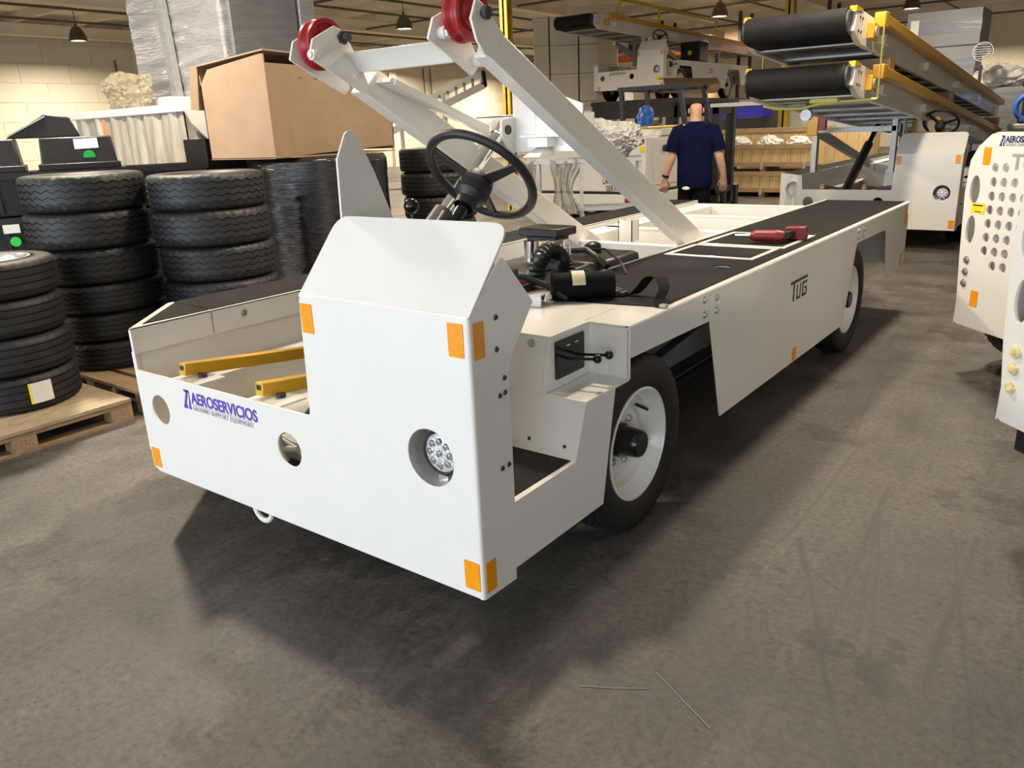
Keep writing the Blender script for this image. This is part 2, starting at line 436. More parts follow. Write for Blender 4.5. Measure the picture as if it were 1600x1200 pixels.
def text(name, s, size, M, mat, parent, t=.0012, sx=1, label=None, align='LEFT', bold=0, space=1, shear=0):
    cu = bpy.data.curves.new(name, 'FONT'); cu.body = s; cu.size = size; cu.extrude = t/2; cu.align_x = align; cu.offset = bold; cu.space_character = space; cu.shear = shear
    ob = bpy.data.objects.new(name, cu); me = bpy.data.meshes.new_from_object(ob); bpy.data.objects.remove(ob); bpy.data.curves.remove(cu)
    me.name = name; me.transform(M @ Matrix.Diagonal((sx, 1, 1, 1))); me.materials.clear()
    return link(name, me, mat, parent, label)
def bolt_mesh(r=.011, h=.009):
    mb = MB(); mb.cyl((0, 0, 0), (0, 0, h*.3), r*1.35, n=16); mb.cyl((0, 0, h*.3), (0, 0, h), r*.9, n=6); return mb.mesh('bolt')
BOLT = bolt_mesh(); BOLT.materials.append(MATS['steel'])
BOLTW = bolt_mesh(); BOLTW.materials.append(MATS['white_paint'])
SCREW = MB().lathe([(0, .002), (.003, .002), (.003, .004), (.006, .004), (.009, 0)], (0, 0, 0), (0, 0, 1), 14).mesh('screw'); SCREW.materials.append(MATS['dark_metal'])
def put(name, me, parent, loc, nrm, scale=1):
    o = bpy.data.objects.new(name, me); COL.objects.link(o); o.parent = parent
    q = Vector((0, 0, 1)).rotation_difference(Vector(nrm)).to_matrix().to_4x4()
    o.matrix_local = Matrix.Translation(loc) @ q @ Matrix.Scale(scale, 4); return o
def refl(parent, M, u0, u1, v0, v1, sk=0):
    poly = [(u0, v0), (u1, v0), (u1+sk, v1), (u0+sk, v1)]
    return plate('reflector', fillet(poly, .004, 2), [], .0016, M, 'reflector', parent, 'amber reflective tape strip', inward=False, bev=0)
def crumple(name, c, r, mat, parent=None, sub=4, amp=.35, sc=(1, 1, 1), freq=2.2, seed=0, M=None):
    bm = bmesh.new(); bmesh.ops.create_icosphere(bm, subdivisions=sub, radius=1)
    off = Vector((seed*3.1, seed*1.7, seed*.9))
    for v in bm.verts:
        d = v.co.normalized(); k = 1 + amp*noise.noise(d*freq+off) + amp*.6*abs(noise.noise(d*freq*2.7+off)) + amp*.55*abs(noise.noise(d*freq*6+off)) + amp*.4*abs(noise.noise(d*freq*13+off))
        v.co = Vector((d.x*r*sc[0]*k, d.y*r*sc[1]*k, d.z*r*sc[2]*k)) + Vector(c)
    me = bpy.data.meshes.new(name); bm.to_mesh(me); bm.free(); me.shade_smooth(); me.set_sharp_from_angle(angle=math.radians(28))
    return link(name, me, mat, parent, M=M)

# ------------------------------------------------------------------ tires
def tire_mesh(R, Wd, rim, zig=.006, grooves=(-.27, -.09, .09, .27), seg=120, lug=True, name='tire'):
    """axis along z, centred; grooved tread with zig-zag ribs and notched shoulders"""
    gw = Wd*.022; gd = .009
    cols = [('s', -.5*Wd*.72, rim), ('s', -.5*Wd*.98, rim+(R-rim)*.25), ('s', -.5*Wd*1.02, rim+(R-rim)*.55), ('s', -.5*Wd*.98, R-.035), ('l', -.5*Wd*.93, R-.016), ('e', -.5*Wd*.80, R-.003)]
    for g in grooves:
        a = g*Wd
        cols += [('g', a-gw, R), ('b', a-gw*.8, R-gd), ('b', a+gw*.8, R-gd), ('g', a+gw, R)]
    cols += [('e', .5*Wd*.80, R-.003), ('l', .5*Wd*.93, R-.016), ('s', .5*Wd*.98, R-.035), ('s', .5*Wd*1.02, rim+(R-rim)*.55), ('s', .5*Wd*.98, rim+(R-rim)*.25), ('s', .5*Wd*.72, rim), ('s', 0, rim-.012)]
    mb = MB(); m = len(cols); vs = []; fs = []
    for i in range(seg):
        an = 2*PI*i/seg
        z4 = (i % 4); zz = zig*(1 if z4 == 0 else -1 if z4 == 2 else 0)
        for k, z, r in cols:
            if k in 'gb': z = z+zz
            if k in 'l' and lug and i % 3 == 0: r -= .010
            if k in 'e' and lug and i % 3 == 0: r -= .007
            vs.append((r*math.cos(an), r*math.sin(an), z))
    for i in range(seg):
        j = (i+1) % seg
        for k in range(m): fs.append((i*m+k, j*m+k, j*m+(k+1) % m, i*m+(k+1) % m))
    mb.add(vs, fs); me = mb.mesh(name, 32); return me
TIRE = tire_mesh(.385, .19, .235); TIRE.materials.append(MATS['rubber_dark'])
TIRE_BIG = tire_mesh(.385, .225, .235, .007); TIRE_BIG.materials.append(MATS['rubber'])
TIRE_RIB = tire_mesh(.37, .215, .24, .0, (-.30, -.1, .1, .30), lug=True); TIRE_RIB.materials.append(MATS['rubber_dark'])

def wheel(parent, x, y, z, side, name='tire'):
    """road wheel on a vehicle: axis along x; side +1 = outer face towards +x"""
    o = bpy.data.objects.new(name, TIRE); COL.objects.link(o); o.parent = parent
    o.matrix_local = Matrix.Translation((x, y, z)) @ Matrix.Rotation(PI/2*side, 4, 'Y') @ Matrix.Scale(z/.385, 4)
    r = MB().lathe([(.243, .068), (.246, .082), (.236, .085), (.229, .070), (.222, .03), (.205, .015), (.20, -.02), (.185, -.035), (.165, -.012), (.13, -.002), (.10, -.012), (.085, -.02), (0, -.02)], (0, 0, 0), (0, 0, 1), 48)
    link('rim', r.mesh('rim', 40), 'white_paint', o)
    h = MB().lathe([(.075, -.02), (.075, .0), (.066, .008), (.060, .085), (.052, .095), (0, .095)], (0, 0, 0), (0, 0, 1), 28)
    link('hub_cap', h.mesh('hub_cap', 40), 'black_gloss', o)
    for k in range(6):
        a = 2*PI*k/6+.3; put('lug_nut', BOLT, o, (.105*math.cos(a), .105*math.sin(a), -.008), (0, 0, 1), 1.25)
    link('valve_stem', MB().cyl((.19*math.cos(2.2), .19*math.sin(2.2), -.02), (.175*math.cos(2.2), .175*math.sin(2.2), .045), .007, n=8).mesh('valve_stem'), 'black_plastic', o)
    return o
# ------------------------------------------------------------------ room
HC = 5.6
XL, YB, XR, YF = -27.5, 41.0, 14.0, -8.0
struct('floor', MB().box(XL-.3, XR+.3, YF-6, YB+.3, -.2, 0), 'concrete')
struct('ceiling', MB().box(XL-.3, XR+.3, YF-.3, YB+.3, HC, HC+.15), 'ceiling_paint')
ceil = bpy.data.objects['ceiling']
jm = MB().box(XL, XR, -.05, .05, HC-.28, HC).mesh('joist'); jm.materials.append(MATS['beam_paint'])
y = 5.0
while y < YB:
    link('joist', jm, None, ceil, M=Matrix.Translation((0, y, 0))); y += 1.9
gm = MB().box(-.09, .09, YF, YB, HC-.62, HC-.28).box(-.16, .16, YF, YB, HC-.64, HC-.60).mesh('girder'); gm.materials.append(MATS['beam_paint'])
for x in (-27.0, -20.5, -14, -7.5, -1, 5.5):
    link('girder', gm, None, ceil, M=Matrix.Translation((x, 0, 0)))
cm = MB().cyl((0, YF, 0), (0, YB, 0), .035, n=8).mesh('conduit'); cm.materials.append(MATS['conduit'])
for x, z in ((-25.6, 5.28), (-22.6, 5.2), (-18.3, 5.22), (-16, 5.15), (-11.8, 5.2), (-9.0, 5.1), (-4.6, 5.2), (-2.2, 5.1)):
    link('conduit', cm, None, ceil, M=Matrix.Translation((x, 0, z)))
cm2 = MB().cyl((XL, 0, 0), (XR, 0, 0), .035, n=8).mesh('conduit'); cm2.materials.append(MATS['conduit'])
for yy, z in ((14.5, 5.1), (19.4, 5.05), (25.2, 5.1), (30.5, 5.05), (37, 5.1)):
    link('conduit', cm2, None, ceil, M=Matrix.Translation((0, yy, z)))
# walls; block courses on the stretch of the left wall that is seen
wl = struct('wall_left', MB().box(XL-.3, XL-.02, YF-.3, YB+.3, 0, HC), 'wall_paint')
bh, bl = .6, 1.6
bmsh = MB().box(-.03, 0, .005, bl-.005, .005, bh-.005).mesh('block'); bmsh.materials.append(MATS['wall_paint'])
for r in range(9):
    for k in range(26):
        link('block', bmsh, None, wl, M=Matrix.Translation((XL, 6+k*bl+(r % 2)*bl/2, r*bh)))
for yy in (14.6, 27.2, 39):
    part('pilaster', MB().box(XL, XL+.22, yy, yy+.5, 0, HC-.3), 'wall_paint', wl)
for pts in ([(27.0, 3.9), (27.0, 2.9), (28.2, 2.9)], [(29.8, 4.6), (29.8, 2.6), (30.5, 2.6), (30.5, 1.7)], [(30.3, 4.6), (30.3, 2.9), (31.2, 2.9), (31.2, 1.8)], [(26.3, 2.75), (29.8, 2.75)], [(14, 4.4), (14.05, 3.2)]):
    part('conduit', MB().tube([(XL+.06, a, b) for a, b in pts], .028, 6), 'conduit', wl)
struct('wall_back', MB().box(XL-.3, XR+.3, YB, YB+.3, 0, HC), 'wall_paint')
struct('wall_right', MB().box(XR, XR+.3, YF-.3, YB+.3, 0, HC), 'wall_paint')
wf = MB().box(XL-.3, -7.7, YF-.3, YF, 0, HC).box(-.7, 2, YF-.3, YF, 0, HC).box(8, XR+.3, YF-.3, YF, 0, HC).box(-7.7, -.7, YF-.3, YF, 4.2, HC).box(2, 8, YF-.3, YF, 4.2, HC)  # the right-hand opening is added for the extra fill light
struct('wall_front', wf, 'wall_paint')
# steel columns
def column(x, y, w, label):
    t = thing('steel_column', label, 'column', (x, y, 0))
    part('post', MB().box(-w/2, w/2, -w/2, -w/2+.03, .02, HC-.62).box(-w/2, w/2, w/2-.03, w/2, .02, HC-.62).box(-.02, .02, -w/2, w/2, .02, HC-.62), 'post_yellow', t)
    part('base_plate', MB().box(-w*.8, w*.8, -w*.8, w*.8, 0, .025), 'dark_metal', t)
column(-8.25, 11.24, .17, 'yellow steel column rising behind the lift frame of the near loader')
column(-5.25, 18.0, .2, 'yellow steel column top seen above the upper conveyor')

# pendant lamps
def lamp(x, y, z, label, w=LAMP_W):
    t = thing('pendant_lamp', label, 'lamp', (x, y, z), group='bell pendant lamps')
    part('shade', MB().lathe([(.06, .42), (.10, .40), (.17, .30), (.235, .14), (.26, 0), (.25, 0), (.225, .13), (.16, .28), (.09, .37)], (0, 0, 0), (0, 0, 1), 28), 'lamp_shell', t)
    part('bulb', MB().lathe([(0, .02), (.12, .02), (.235, .03), (.22, .06), (0, .06)], (0, 0, 0), (0, 0, 1), 24), 'bulb', t)
    part('cord', MB().cyl((0, 0, .4), (0, 0, HC-z-.0), .012, n=6).cyl((0, 0, .4), (0, 0, .5), .05, .03, n=12), 'lamp_shell', t)
    l = bpy.data.lights.new('lamp_light', 'AREA'); l.shape = 'DISK'; l.size = .44; l.energy = w; l.color = LAMP_COL; l.spread = math.radians(165)
    o = bpy.data.objects.new('lamp_light', l); COL.objects.link(o); o.parent = t; o.location = (0, 0, -.02)
lamp(-24.5, 11.4, 4.6, 'bell pendant lamp hanging before the left wall above the black bins')
lamp(-17.0, 17.7, 4.6, 'bell pendant lamp between the two red rollers of the lift frame')
lamp(-9.4, 23.8, 4.6, 'bell pendant lamp above the raised loader and its yellow handrail')
lamp(-4.7, 27.5, 4.6, 'bell pendant lamp over the upper stacked conveyor')
lamp(-4.1, 37.5, 4.6, 'small distant bell lamp beside the stack of grey cartons')
for x, y, w in ((-16.5, 3.5, 700), (-9.5, 9.5, 560), (-5.6, 1.6, 430), (-11, -4, 420), (-1.7, 2.9, 200), (-.25, 5.7, 230), (-25.4, 27.0, 620), (-25.0, 34.0, 620), (-13.0, 8.0, 420), (-2.0, 14.5, 420), (-17, 28, 900), (6, 20, 350)):  # unseen lamps; a few follow floor shadows, the rest added to brighten dim areas
    lamp(x, y, 4.6, 'unseen bell pendant lamp high over the shop floor, placed for its light', w)

# ------------------------------------------------------------------ belt loader chassis
def logo(parent, M, u, v, h, prim, sx=1.0, txt='AEROSERVICIOS', sub='GROUND SUPPORT EQUIPMENT'):
    """slanted A mark, company name and a thin second line; (u, v) = lower left"""
    def pl(poly, mat): return plate('logo_mark', [(u+a*h, v+b*h) for a, b in poly], [], .0012, M, mat, parent, inward=False, bev=0)
    pl([(0, .02), (.42, 1.0), (.60, 1.0), (.30, .30), (.38, .02)], prim)
    pl([(.16, 1.02), (.62, 1.02), (.62, .90), (.24, .90)], prim)
    pl([(.66, .98), (.66, .02), (.52, .02), (.48, .14)], prim)
    T = M @ Matrix.Translation((u+h*.80, v+h*.40, .0008))
    text('logo_name', txt, h*.82, T, prim, parent, sx=sx, bold=.0014)
    plate('logo_rule', [(u+h*.74, v+h*.31), (u+h*.80+h*5.45*sx, v+h*.31), (u+h*.80+h*5.45*sx, v+h*.335), (u+h*.74, v+h*.335)], [], .0012, M, 'grey_print', parent, inward=False, bev=0)
    text('logo_subtitle', sub, h*.335, M @ Matrix.Translation((u+h*.80, v+h*.03, .0008)), 'grey_print', parent, sx=sx*1.03, space=1.12)

def headlight(parent, x, z, r=.062, y=.03):
    part('bezel', MB().lathe([(.0925, .0085-y), (.0925, -.004), (.088, .03), (r*1.15, .045)], (x-.003, y, z), (0, 1, 0), 36), 'grey_bezel', parent)
    b = part('headlight', MB().lathe([(r*1.18, .05), (r*1.18, .0), (r*1.05, -.012), (r, -.004)], (x, y, z), (0, 1, 0), 28), 'dark_metal', parent, 'round lamp behind the cut-out')
    part('lens', MB().lathe([(0, -.012), (r*.6, -.010), (r, -.002)], (x, y, z), (0, 1, 0), 28), 'lens', b)
    for k in range(8):
        a = 2*PI*k/8; rr = r*.62
        part('led', MB().lathe([(0, -.006), (.009, -.004), (.012, 0)], (x+rr*math.cos(a), y-.010, z+rr*math.sin(a)), (0, 1, 0), 10), 'chrome', b)
    part('led', MB().lathe([(0, -.006), (.009, -.004), (.012, 0)], (x, y-.012, z), (0, 1, 0), 10), 'chrome', b)
    part('bracket', MB().box(x-r*.9, x+r*.9, y+.03, y+.045, z-r*1.6, z-r*.6).box(x-r*.3, x+r*.3, y-.0, y+.045, z-r*1.55, z-r*1.2), 'chrome', b)

def steering(parent, c=(-.36, .53, 1.45), n=(0, .74, .67), R=.188, fine=True):
    c = Vector(c); n = Vector(n).normalized(); a = Vector((1, 0, 0)); b = n.cross(a)
    ring = [c + (a*math.cos(2*PI*k/56)+b*math.sin(2*PI*k/56))*R for k in range(56)]
    w = part('steering_wheel', MB().tube(ring, .0155, 12, closed=True), 'wheel_black', parent, 'black three-spoke steering wheel')
    hub = c - n*.055
    part('hub', MB().lathe([(0, .062), (.035, .06), (.05, .045), (.056, .02), (.050, .005), (.058, 0), (.055, -.03), (.036, -.05), (.034, -.08)], hub, n, 28), 'wheel_black', w)
    for ang in (-15, 105, 225):
        t = math.radians(ang); d = a*math.cos(t)+b*math.sin(t)
        p0 = hub + n*.03 + d*.03; p1 = c + d*(R-.005)
        s = n.cross(d); mb = MB()
        mb.hexa([p0+s*.022-n*.006, p0-s*.022-n*.006, p1-s*.013-n*.006, p1+s*.013-n*.006, p0+s*.022+n*.006, p0-s*.022+n*.006, p1-s*.013+n*.006, p1+s*.013+n*.006])
        part('spoke', mb, 'wheel_black', w, bevel=.003)
    part('steering_column', MB().cyl(hub-n*.02, hub-n*.33, .021, n=16), 'black_gloss', parent)
    if fine:
        part('column_sleeve', MB().cyl(hub-n*.12+Vector((-.035, 0, 0)), hub-n*.36+Vector((-.06, .02, 0)), .032, n=16), 'dark_metal', parent)

SKIRT = [(1.62, .895), (1.626, .76), (1.782, .268), (3.83, .258), (4.02, .763), (4.045, .775), (4.80, .768), (4.85, .745), (4.992, .368), (5.34, .361), (5.345, .374), (5.522, .374), (5.535, .895)]
CSIDE = [(.012, .242), (.165, .236), (.165, .274), (.704, .269), (.795, .697), (.593, .697), (.521, .505), (.172, .503), (.170, .95), (.301, 1.108), (.159, 1.263), (.012, 1.127)]

def chassis(root, main=True, left_column=False, prim='purple_print'):
    W_ = 'white_paint'
    fp = [(-1.844, .262), (-1.805, .245), (-.012, .245), (-.012, 1.118), (-.706, 1.118), (-.724, .703), (-1.844, .700)]
    if left_column: fp = [(-1.844, .262), (-1.805, .245), (-.012, .245), (-.012, 1.118), (-.706, 1.118), (-.724, .703), (-1.78, .700), (-1.80, .875), (-1.844, .875)]
    holes = [circ((-1.700, .545), .064, 40), circ((-.864, .549), .064, 40), circ((-.180, .672), .0915, 44)]
    front = plate('front_panel', fillet(fp, {4: .02, 5: .018, 0: .01, 1: .01}, 4), holes, .008, FRONT(), W_, root)
    part('corner_bend', MB().cyl((-.012, .012, .2435), (-.012, .012, 1.119), .012, n=20), W_, root)
    part('fold', MB().cyl((-.706, .006, 1.117), (-.004, .006, 1.117), .006, n=14), W_, root)
    # sloping cowl top
    ln = math.hypot(.2, .23)
    cw = [(-.708, 0), (0, 0), (0, ln), (-.708, ln)]
    Mc = basis((1, 0, 0), (0, .2, .23), (0, .0015, 1.118))
    plate('cowl_top', fillet(cw, {2: .06, 3: .06}, 8), [], .007, Mc, W_, root)
    side = plate('cowl_side', fillet(CSIDE, {9: .008, 10: .01, 5: .006}, 3), [], .008, SIDE(), W_, root)
    if main:
        for y, z in ((.118, 1.097), (.116, 1.004), (.146, .912), (.121, .864), (.146, .867), (.117, .636), (.149, .638)):
            put('screw', SCREW, side, (.0005, y, z), (1, 0, 0))
    plate('cowl_inner_side', [(.01, .5), (.17, .5), (.17, .95), (.30, 1.1), (.159, 1.26), (.01, 1.12)], [], .007, SIDE(-.69), W_, root)
    # guard fin on the far side of the cowl
    fin = [(.205, 1.20), (.215, 1.523), (.262, 1.61), (.30, 1.615), (.372, 1.483), (.50, 1.19)]
    plate('guard_fin', fillet(fin, {1: .03, 2: .035, 3: .035, 4: .08}, 5), [], .008, SIDE(-.70), W_, root)
    # reflectors
    F, S_ = FRONT(-.0003), SIDE(.0003)
    refl(front, F, -.703, -.648, .997, 1.094, -.0); refl(front, F, -.077, -.021, 1.003, 1.100); refl(front, F, -.071, -.012, .270, .366); refl(front, F, -1.836, -1.778, .266, .354)
    refl(side, S_, .0145, .062, .995, 1.100); refl(side, S_, .0145, .062, .262, .364)
    headlight(root, -.176, .673, .062, .047)
    # driver step and seat box
    part('step_floor', MB().box(-.70, -.0085, .012, .53, .485, .500), W_, root)
    part('step_mat', MB().box(-.69, -.022, .02, .52, .500, .506), 'grip', root)
    part('sill', MB().box(-.03, -.0085, .172, .52, .485, .5035), W_, root)
    yz = lambda z: .521+(z-.505)*.37 if z <= .7 else .593+(z-.7)*.22
    def tilt(x0, x1, z0, z1, t0=0, t1=.01): return MB().hexa([(x0, yz(z0)+t0, z0), (x1, yz(z0)+t0, z0), (x1, yz(z0)+t1, z0), (x0, yz(z0)+t1, z0), (x0, yz(z1)+t0, z1), (x1, yz(z1)+t0, z1), (x1, yz(z1)+t1, z1), (x0, yz(z1)+t1, z1)])
    part('seat_box_front', tilt(-.95, -.006, .500, .6995), W_, root)
    sb = part('seat_box_front', tilt(-.95, -.1855, .6998, .8925), W_, root)
    put('bolt', BOLT, sb, (-.245, yz(.87)-.006, .87), (0, -1, .25), 1.1)
    for x in (-.205, -.055): put('screw', SCREW, sb, (x, yz(.545)-.0005, .545), (0, -1, .3), .8)
    part('seat_lip', tilt(-.95, -.1855, .845, .8915, -.006, -.0005), W_, root)
    part('seat_box_top', MB().box(-.95, -.1680, yz(.9)-.006, .8925, .892, .900).box(-.95, -.1925, .8926, 1.30, .892, .900), W_, root)
    part('shelf', MB().box(-.168, -.0005, .592, .898, .690, .700), W_, root, bevel=.002)
    rec = MB().hexa([(-.185, yz(.7)+.0005, .7002), (-.168, yz(.7)+.0005, .7002), (-.168, .8895, .7002), (-.185, .8895, .7002), (-.185, yz(.9)-.001, .8915), (-.168, yz(.9)-.001, .8915), (-.168, .8895, .8915), (-.185, .8895, .8915)])
    part('recess_side', rec, W_, root)
    part('recess_back', MB().box(-.186, -.0085, .890, .898, .7003, .8915), W_, root)
    # black valve plate with two ball levers
    cp = part('control_plate', MB().prism(fillet([(.655, .735), (.845, .735), (.845, .875), (.655, .875)], .006, 2), 0, -.1678, -.162), 'black_gloss', root, 'black control plate')
    for y, z in ((.663, .743), (.837, .743), (.663, .867), (.837, .867)): put('screw', SCREW, cp, (-.162, y, z), (1, 0, 0), .6)
    for y in (.735, .79): part('slot', MB().box(-.162, -.1605, y-.01, y+.012, .845, .849), 'label_white', cp)
    for y, d in ((.80, .115), (.735, .105)):
        lv = part('lever', MB().cyl((-.165, y, .795), (-.165+d, y+.018, .803), .0055, n=10), 'black_gloss', cp)
        part('knob', MB().sphere((-.165+d+.008, y+.02, .804), .0165, 18), 'black_gloss', lv)
    # right platform
    hole = circ((-.175, 2.153), .048, 32)
    dk = [(-.66, 1.3005), (-.1905, 1.3005), (-.1905, .893), (-.004, .893), (-.004, 5.60), (-.66, 5.60)]
    deck = plate('deck', dk, [hole], .008, TOP(.900), W_, root)
    mat_ = [(-.90, 1.135), (-.60, 1.118), (-.045, 1.216), (-.034, 1.235), (-.034, 5.575), (-.648, 5.575), (-.648, 1.75), (-.90, 1.75)]
    plate('grip_mat', mat_, [circ((-.175, 2.153), .046, 32)], .004, TOP(.900), 'grip', root, inward=False, bev=0)
    part('deck_edge', MB().cyl((-.009, .893, .891), (-.009, 5.57, .891), .009, n=16), W_, root)
    part('deck_inner_edge', MB().box(-.668, -.660, 1.30, 5.60, .80, .904), W_, root)
    part('engine_cover', MB().box(-.90, -.66, 1.0, 1.75, .892, .900), W_, root)
    part('hole_shade_well', MB().lathe([(.050, 0), (.050, -.10), (0, -.10)], (-.175, 2.153, .893), (0, 0, 1), 24), 'dark_strap_shade', root)  # near-black liner paints the shade inside the deck hole
    if main:
        for (x0, x1, y0, y1) in ((-.605, -.105, 2.39, 2.79), (-.60, -.085, 2.815, 3.37)):
            w = .028
            h = plate('hatch_frame', [(x0, y0), (x1, y0), (x1, y1), (x0, y1)], [[(x0+w, y0+w*1.3), (x1-w, y0+w*1.3), (x1-w, y1-w), (x0+w, y1-w)]], .008, TOP(.900), W_, root, inward=False, bev=.001)
            part('hatch_mat', MB().box(x0+w, x1-w, y0+w, y1-w, .9035, .9062), 'grip', h)
    part('fender', MB().prism([(.8985, .697), (.8985, .891), (1.612, .891), (1.622, .762), (.905, .775), (.905, .697)], 0, -.008, 0), W_, root, bevel=.0015)
    skirt = plate('skirt', fillet(SKIRT, {5: .02, 6: .03, 7: .03}, 4), [], .008, SIDE(), W_, root)
    for y, z in ((1.556, .868), (1.560, .802)): put('bolt', BOLT, skirt, (.0, y, z), (1, 0, 0), 1.15)
    for y, z in ((1.686, .855), (1.685, .797), (4.02, .855), (4.02, .815), (4.16, .85), (4.16, .81)): put('bolt', BOLT, skirt, (.0, y, z), (1, 0, 0), 1.15)
    # cut-letter badge on the skirt
    def bar(a, b, c, d, sk=0): plate('badge', [(2.695+a*.285+sk, .628+c*.115), (2.695+b*.285+sk, .628+c*.115), (2.695+b*.285, .628+d*.115), (2.695+a*.285, .628+d*.115)], [], .0012, SIDE(.0002), 'black_print', skirt, inward=False, bev=0)
    bar(0, 1.02, .86, 1.0); bar(.17, .25, 0, .9); bar(.38, .44, .12, .74); bar(.38, .62, 0, .13); bar(.57, .62, .12, .74)
    bar(.72, .78, 0, .72); bar(.72, 1.0, 0, .13); bar(.94, 1.0, .12, .42); bar(.84, 1.0, .36, .44); bar(.72, 1.0, .62, .74)
    refl(skirt, SIDE(.0003), 2.80, 2.87, .272, .348); refl(skirt, SIDE(.0003), 5.44, 5.52, .74, .86); refl(skirt, SIDE(.0003), 5.42, 5.50, .40, .50)
    part('rear_panel', MB().box(-2.19, -.004, 5.592, 5.600, .40, .80), W_, root)
    # left platform with chamfered nose
    top = [(-1.84, 0), (-1.84, 5.6), (-2.19, 5.6), (-2.19, .38)]
    plate('left_platform', top, [], .008, TOP(.875), W_, root)
    plate('left_grip_mat', [(-1.865, .075), (-1.855, .382), (-2.16, .402)], [], .003, TOP(.875), 'grip', root, inward=False, bev=0)
    plate('left_grip_mat', [(-1.855, .39), (-1.855, 5.57), (-2.175, 5.57), (-2.175, .408)], [], .003, TOP(.875), 'grip', root, inward=False, bev=0)
    ll = part('left_lip', MB().box(-1.848, -1.840, .008, .382, .765, .874), W_, root)
    for a, b in ((.388, 3.55), (3.556, 5.6)):
        q = part('left_lip', MB().box(-1.848, -1.840, a, b, .765, .874), W_, root)
    for yy, zz in ((.55, .83), (3.47, .81), (3.66, .81), (4.35, .82), (2.2, .81), (1.4, .81)): put('bolt', BOLT, q, (-1.840, yy, zz), (1, 0, 0), 1.1)
    part('left_inner_wall', MB().box(-1.872, -1.864, .01, 5.6, .33, .77), W_, root)
    part('left_ledge', MB().hexa([(-1.864, .012, .60), (-1.78, .012, .585), (-1.78, 5.59, .585), (-1.864, 5.59, .60), (-1.864, .012, .62), (-1.78, .012, .593), (-1.78, 5.59, .593), (-1.864, 5.59, .62)]), W_, root)
    part('left_outer_wall', MB().prism([(.38, .245), (.78, .245), (.80, .62), (1.35, .62), (1.40, .268), (3.85, .262), (3.95, .70), (4.4, .70), (4.5, .37), (5.6, .37), (5.6, .868), (.38, .868)], 0, -2.19, -2.182), W_, root)
    part('left_nose', MB().hexa([(-1.844, 0, .262), (-2.19, .38, .262), (-2.184, .386, .262), (-1.836, .004, .262), (-1.844, 0, .868), (-2.19, .38, .868), (-2.184, .386, .868), (-1.836, .004, .868)]), W_, root)
    # bay floor and cross members
    part('bay_floor', MB().box(-1.865, -.70, .01, 1.1, .36, .372), W_, root)
    part('bay_pan', MB().box(-1.865, -.66, 1.1, 5.6, .40, .41), 'black_paint', root)
    for yy, z0, z1 in ((3.0, .45, .85), (3.75, .48, .85), (4.62, .50, .85), (5.4, .50, .86)):
        cm_ = part('cross_member', MB().box(-1.78, -.668, yy, yy+.012, z0, z1-.012), W_, root); part('flange', MB().box(-1.779, -.669, yy-.002, yy+.075, z1-.0118, z1), W_, cm_)
    part('left_rail', MB().box(-1.79, -1.62, 2.95, 5.55, .74, .85), W_, root, bevel=.006)
    part('right_rail', MB().box(-.76, -.668, 1.5, 5.55, .45, .80), W_, root)
    tb = part('square_tube', MB().box(-1.46, -1.35, 3.40, 3.406, .80, .95).box(-1.46, -1.35, 3.494, 3.50, .80, .95).box(-1.46, -1.454, 3.4, 3.5, .80, .95).box(-1.356, -1.35, 3.4, 3.5, .80, .95), W_, root)
    part('tube_inside_shade', MB().box(-1.452, -1.358, 3.404, 3.410, .805, .945), 'black_paint', tb)  # black plate stands in for the shade in the tube opening
    # running gear
    part('frame_rail', MB().box(-.42, -.36, .55, 5.5, .40, .62).box(-1.83, -1.77, 1.1, 5.5, .40, .58), 'grey_paint', root)
    for yy in (1.07, 4.13):
        part('axle', MB().cyl((-.22, yy, .385), (-1.97, yy, .385), .05, n=14), 'black_paint', root)
        wheel(root, -.125, yy, .368, 1); wheel(root, -2.07, yy, .368, -1)
    part('arch_liner', MB().box(-.36, -.352, .80, 1.80, .30, .80), 'grey_paint', root)
    part('steer_link', MB().cyl((-.30, 1.25, .33), (-.30, 2.9, .36), .022, n=8).cyl((-.22, 1.5, .58), (-.30, 2.4, .62), .018, n=8), 'black_paint', root)
    # yellow guide bars on rubber buffers at the nose
    for x, y1 in ((-1.545, 1.3), (-1.045, 1.3)):
        pth = [(x, .035, .735), (x, y1, .735-.13*(y1-.035))]
        b = part('guide_bar', MB().bar(pth[0], pth[1], .045, .05), 'yellow', root, 'yellow square tube', bevel=.004)
        part('bar_end_shade', MB().bar((x, .0345, .735), (x, .036, .735), .026, .030), 'black_paint', b)  # flat black patch on the solid end paints a shaded tube hollow
        part('buffer', MB().cyl((x+.05, .09, .696), (x+.05, .09, .712), .018, n=14), 'black_plastic', b)
        part('bracket', MB().box(x-.05, x+.13, .009, .14, .688, .697), W_, b)
    part('bay_shroud', MB().hexa([(-1.30, .28, .373), (-.72, .28, .373), (-.72, .9, .373), (-1.30, .9, .373), (-1.12, .42, .66), (-.72, .30, .70), (-.72, .9, .76), (-1.12, .9, .66)]), 'black_plastic', root)
    part('hole_dark_slab', MB().box(-1.50, -.98, .06, .50, .373, .41), 'black_paint', root)  # added black slab so the bay behind the middle cut-out looks shaded
    part('tow_eye', MB().tube([(-1.122+.055*math.cos(a), -.0+.03, .245+.058*math.sin(a)) for a in [PI+PI*k/14 for k in range(15)]], .011, 10), W_, root)
    steering(root, fine=main)
# ------------------------------------------------------------------ the near belt loader
L1 = thing('belt_loader', 'near white belt loader chassis with red-rollered lift frame, front cowl and purple logo', 'belt loader')
chassis(L1)
fr = [o for o in L1.children if o.name.startswith('front_panel')][0]
logo(fr, FRONT(-.0004), -1.512, .590, .079, 'purple_print', sx=.90)
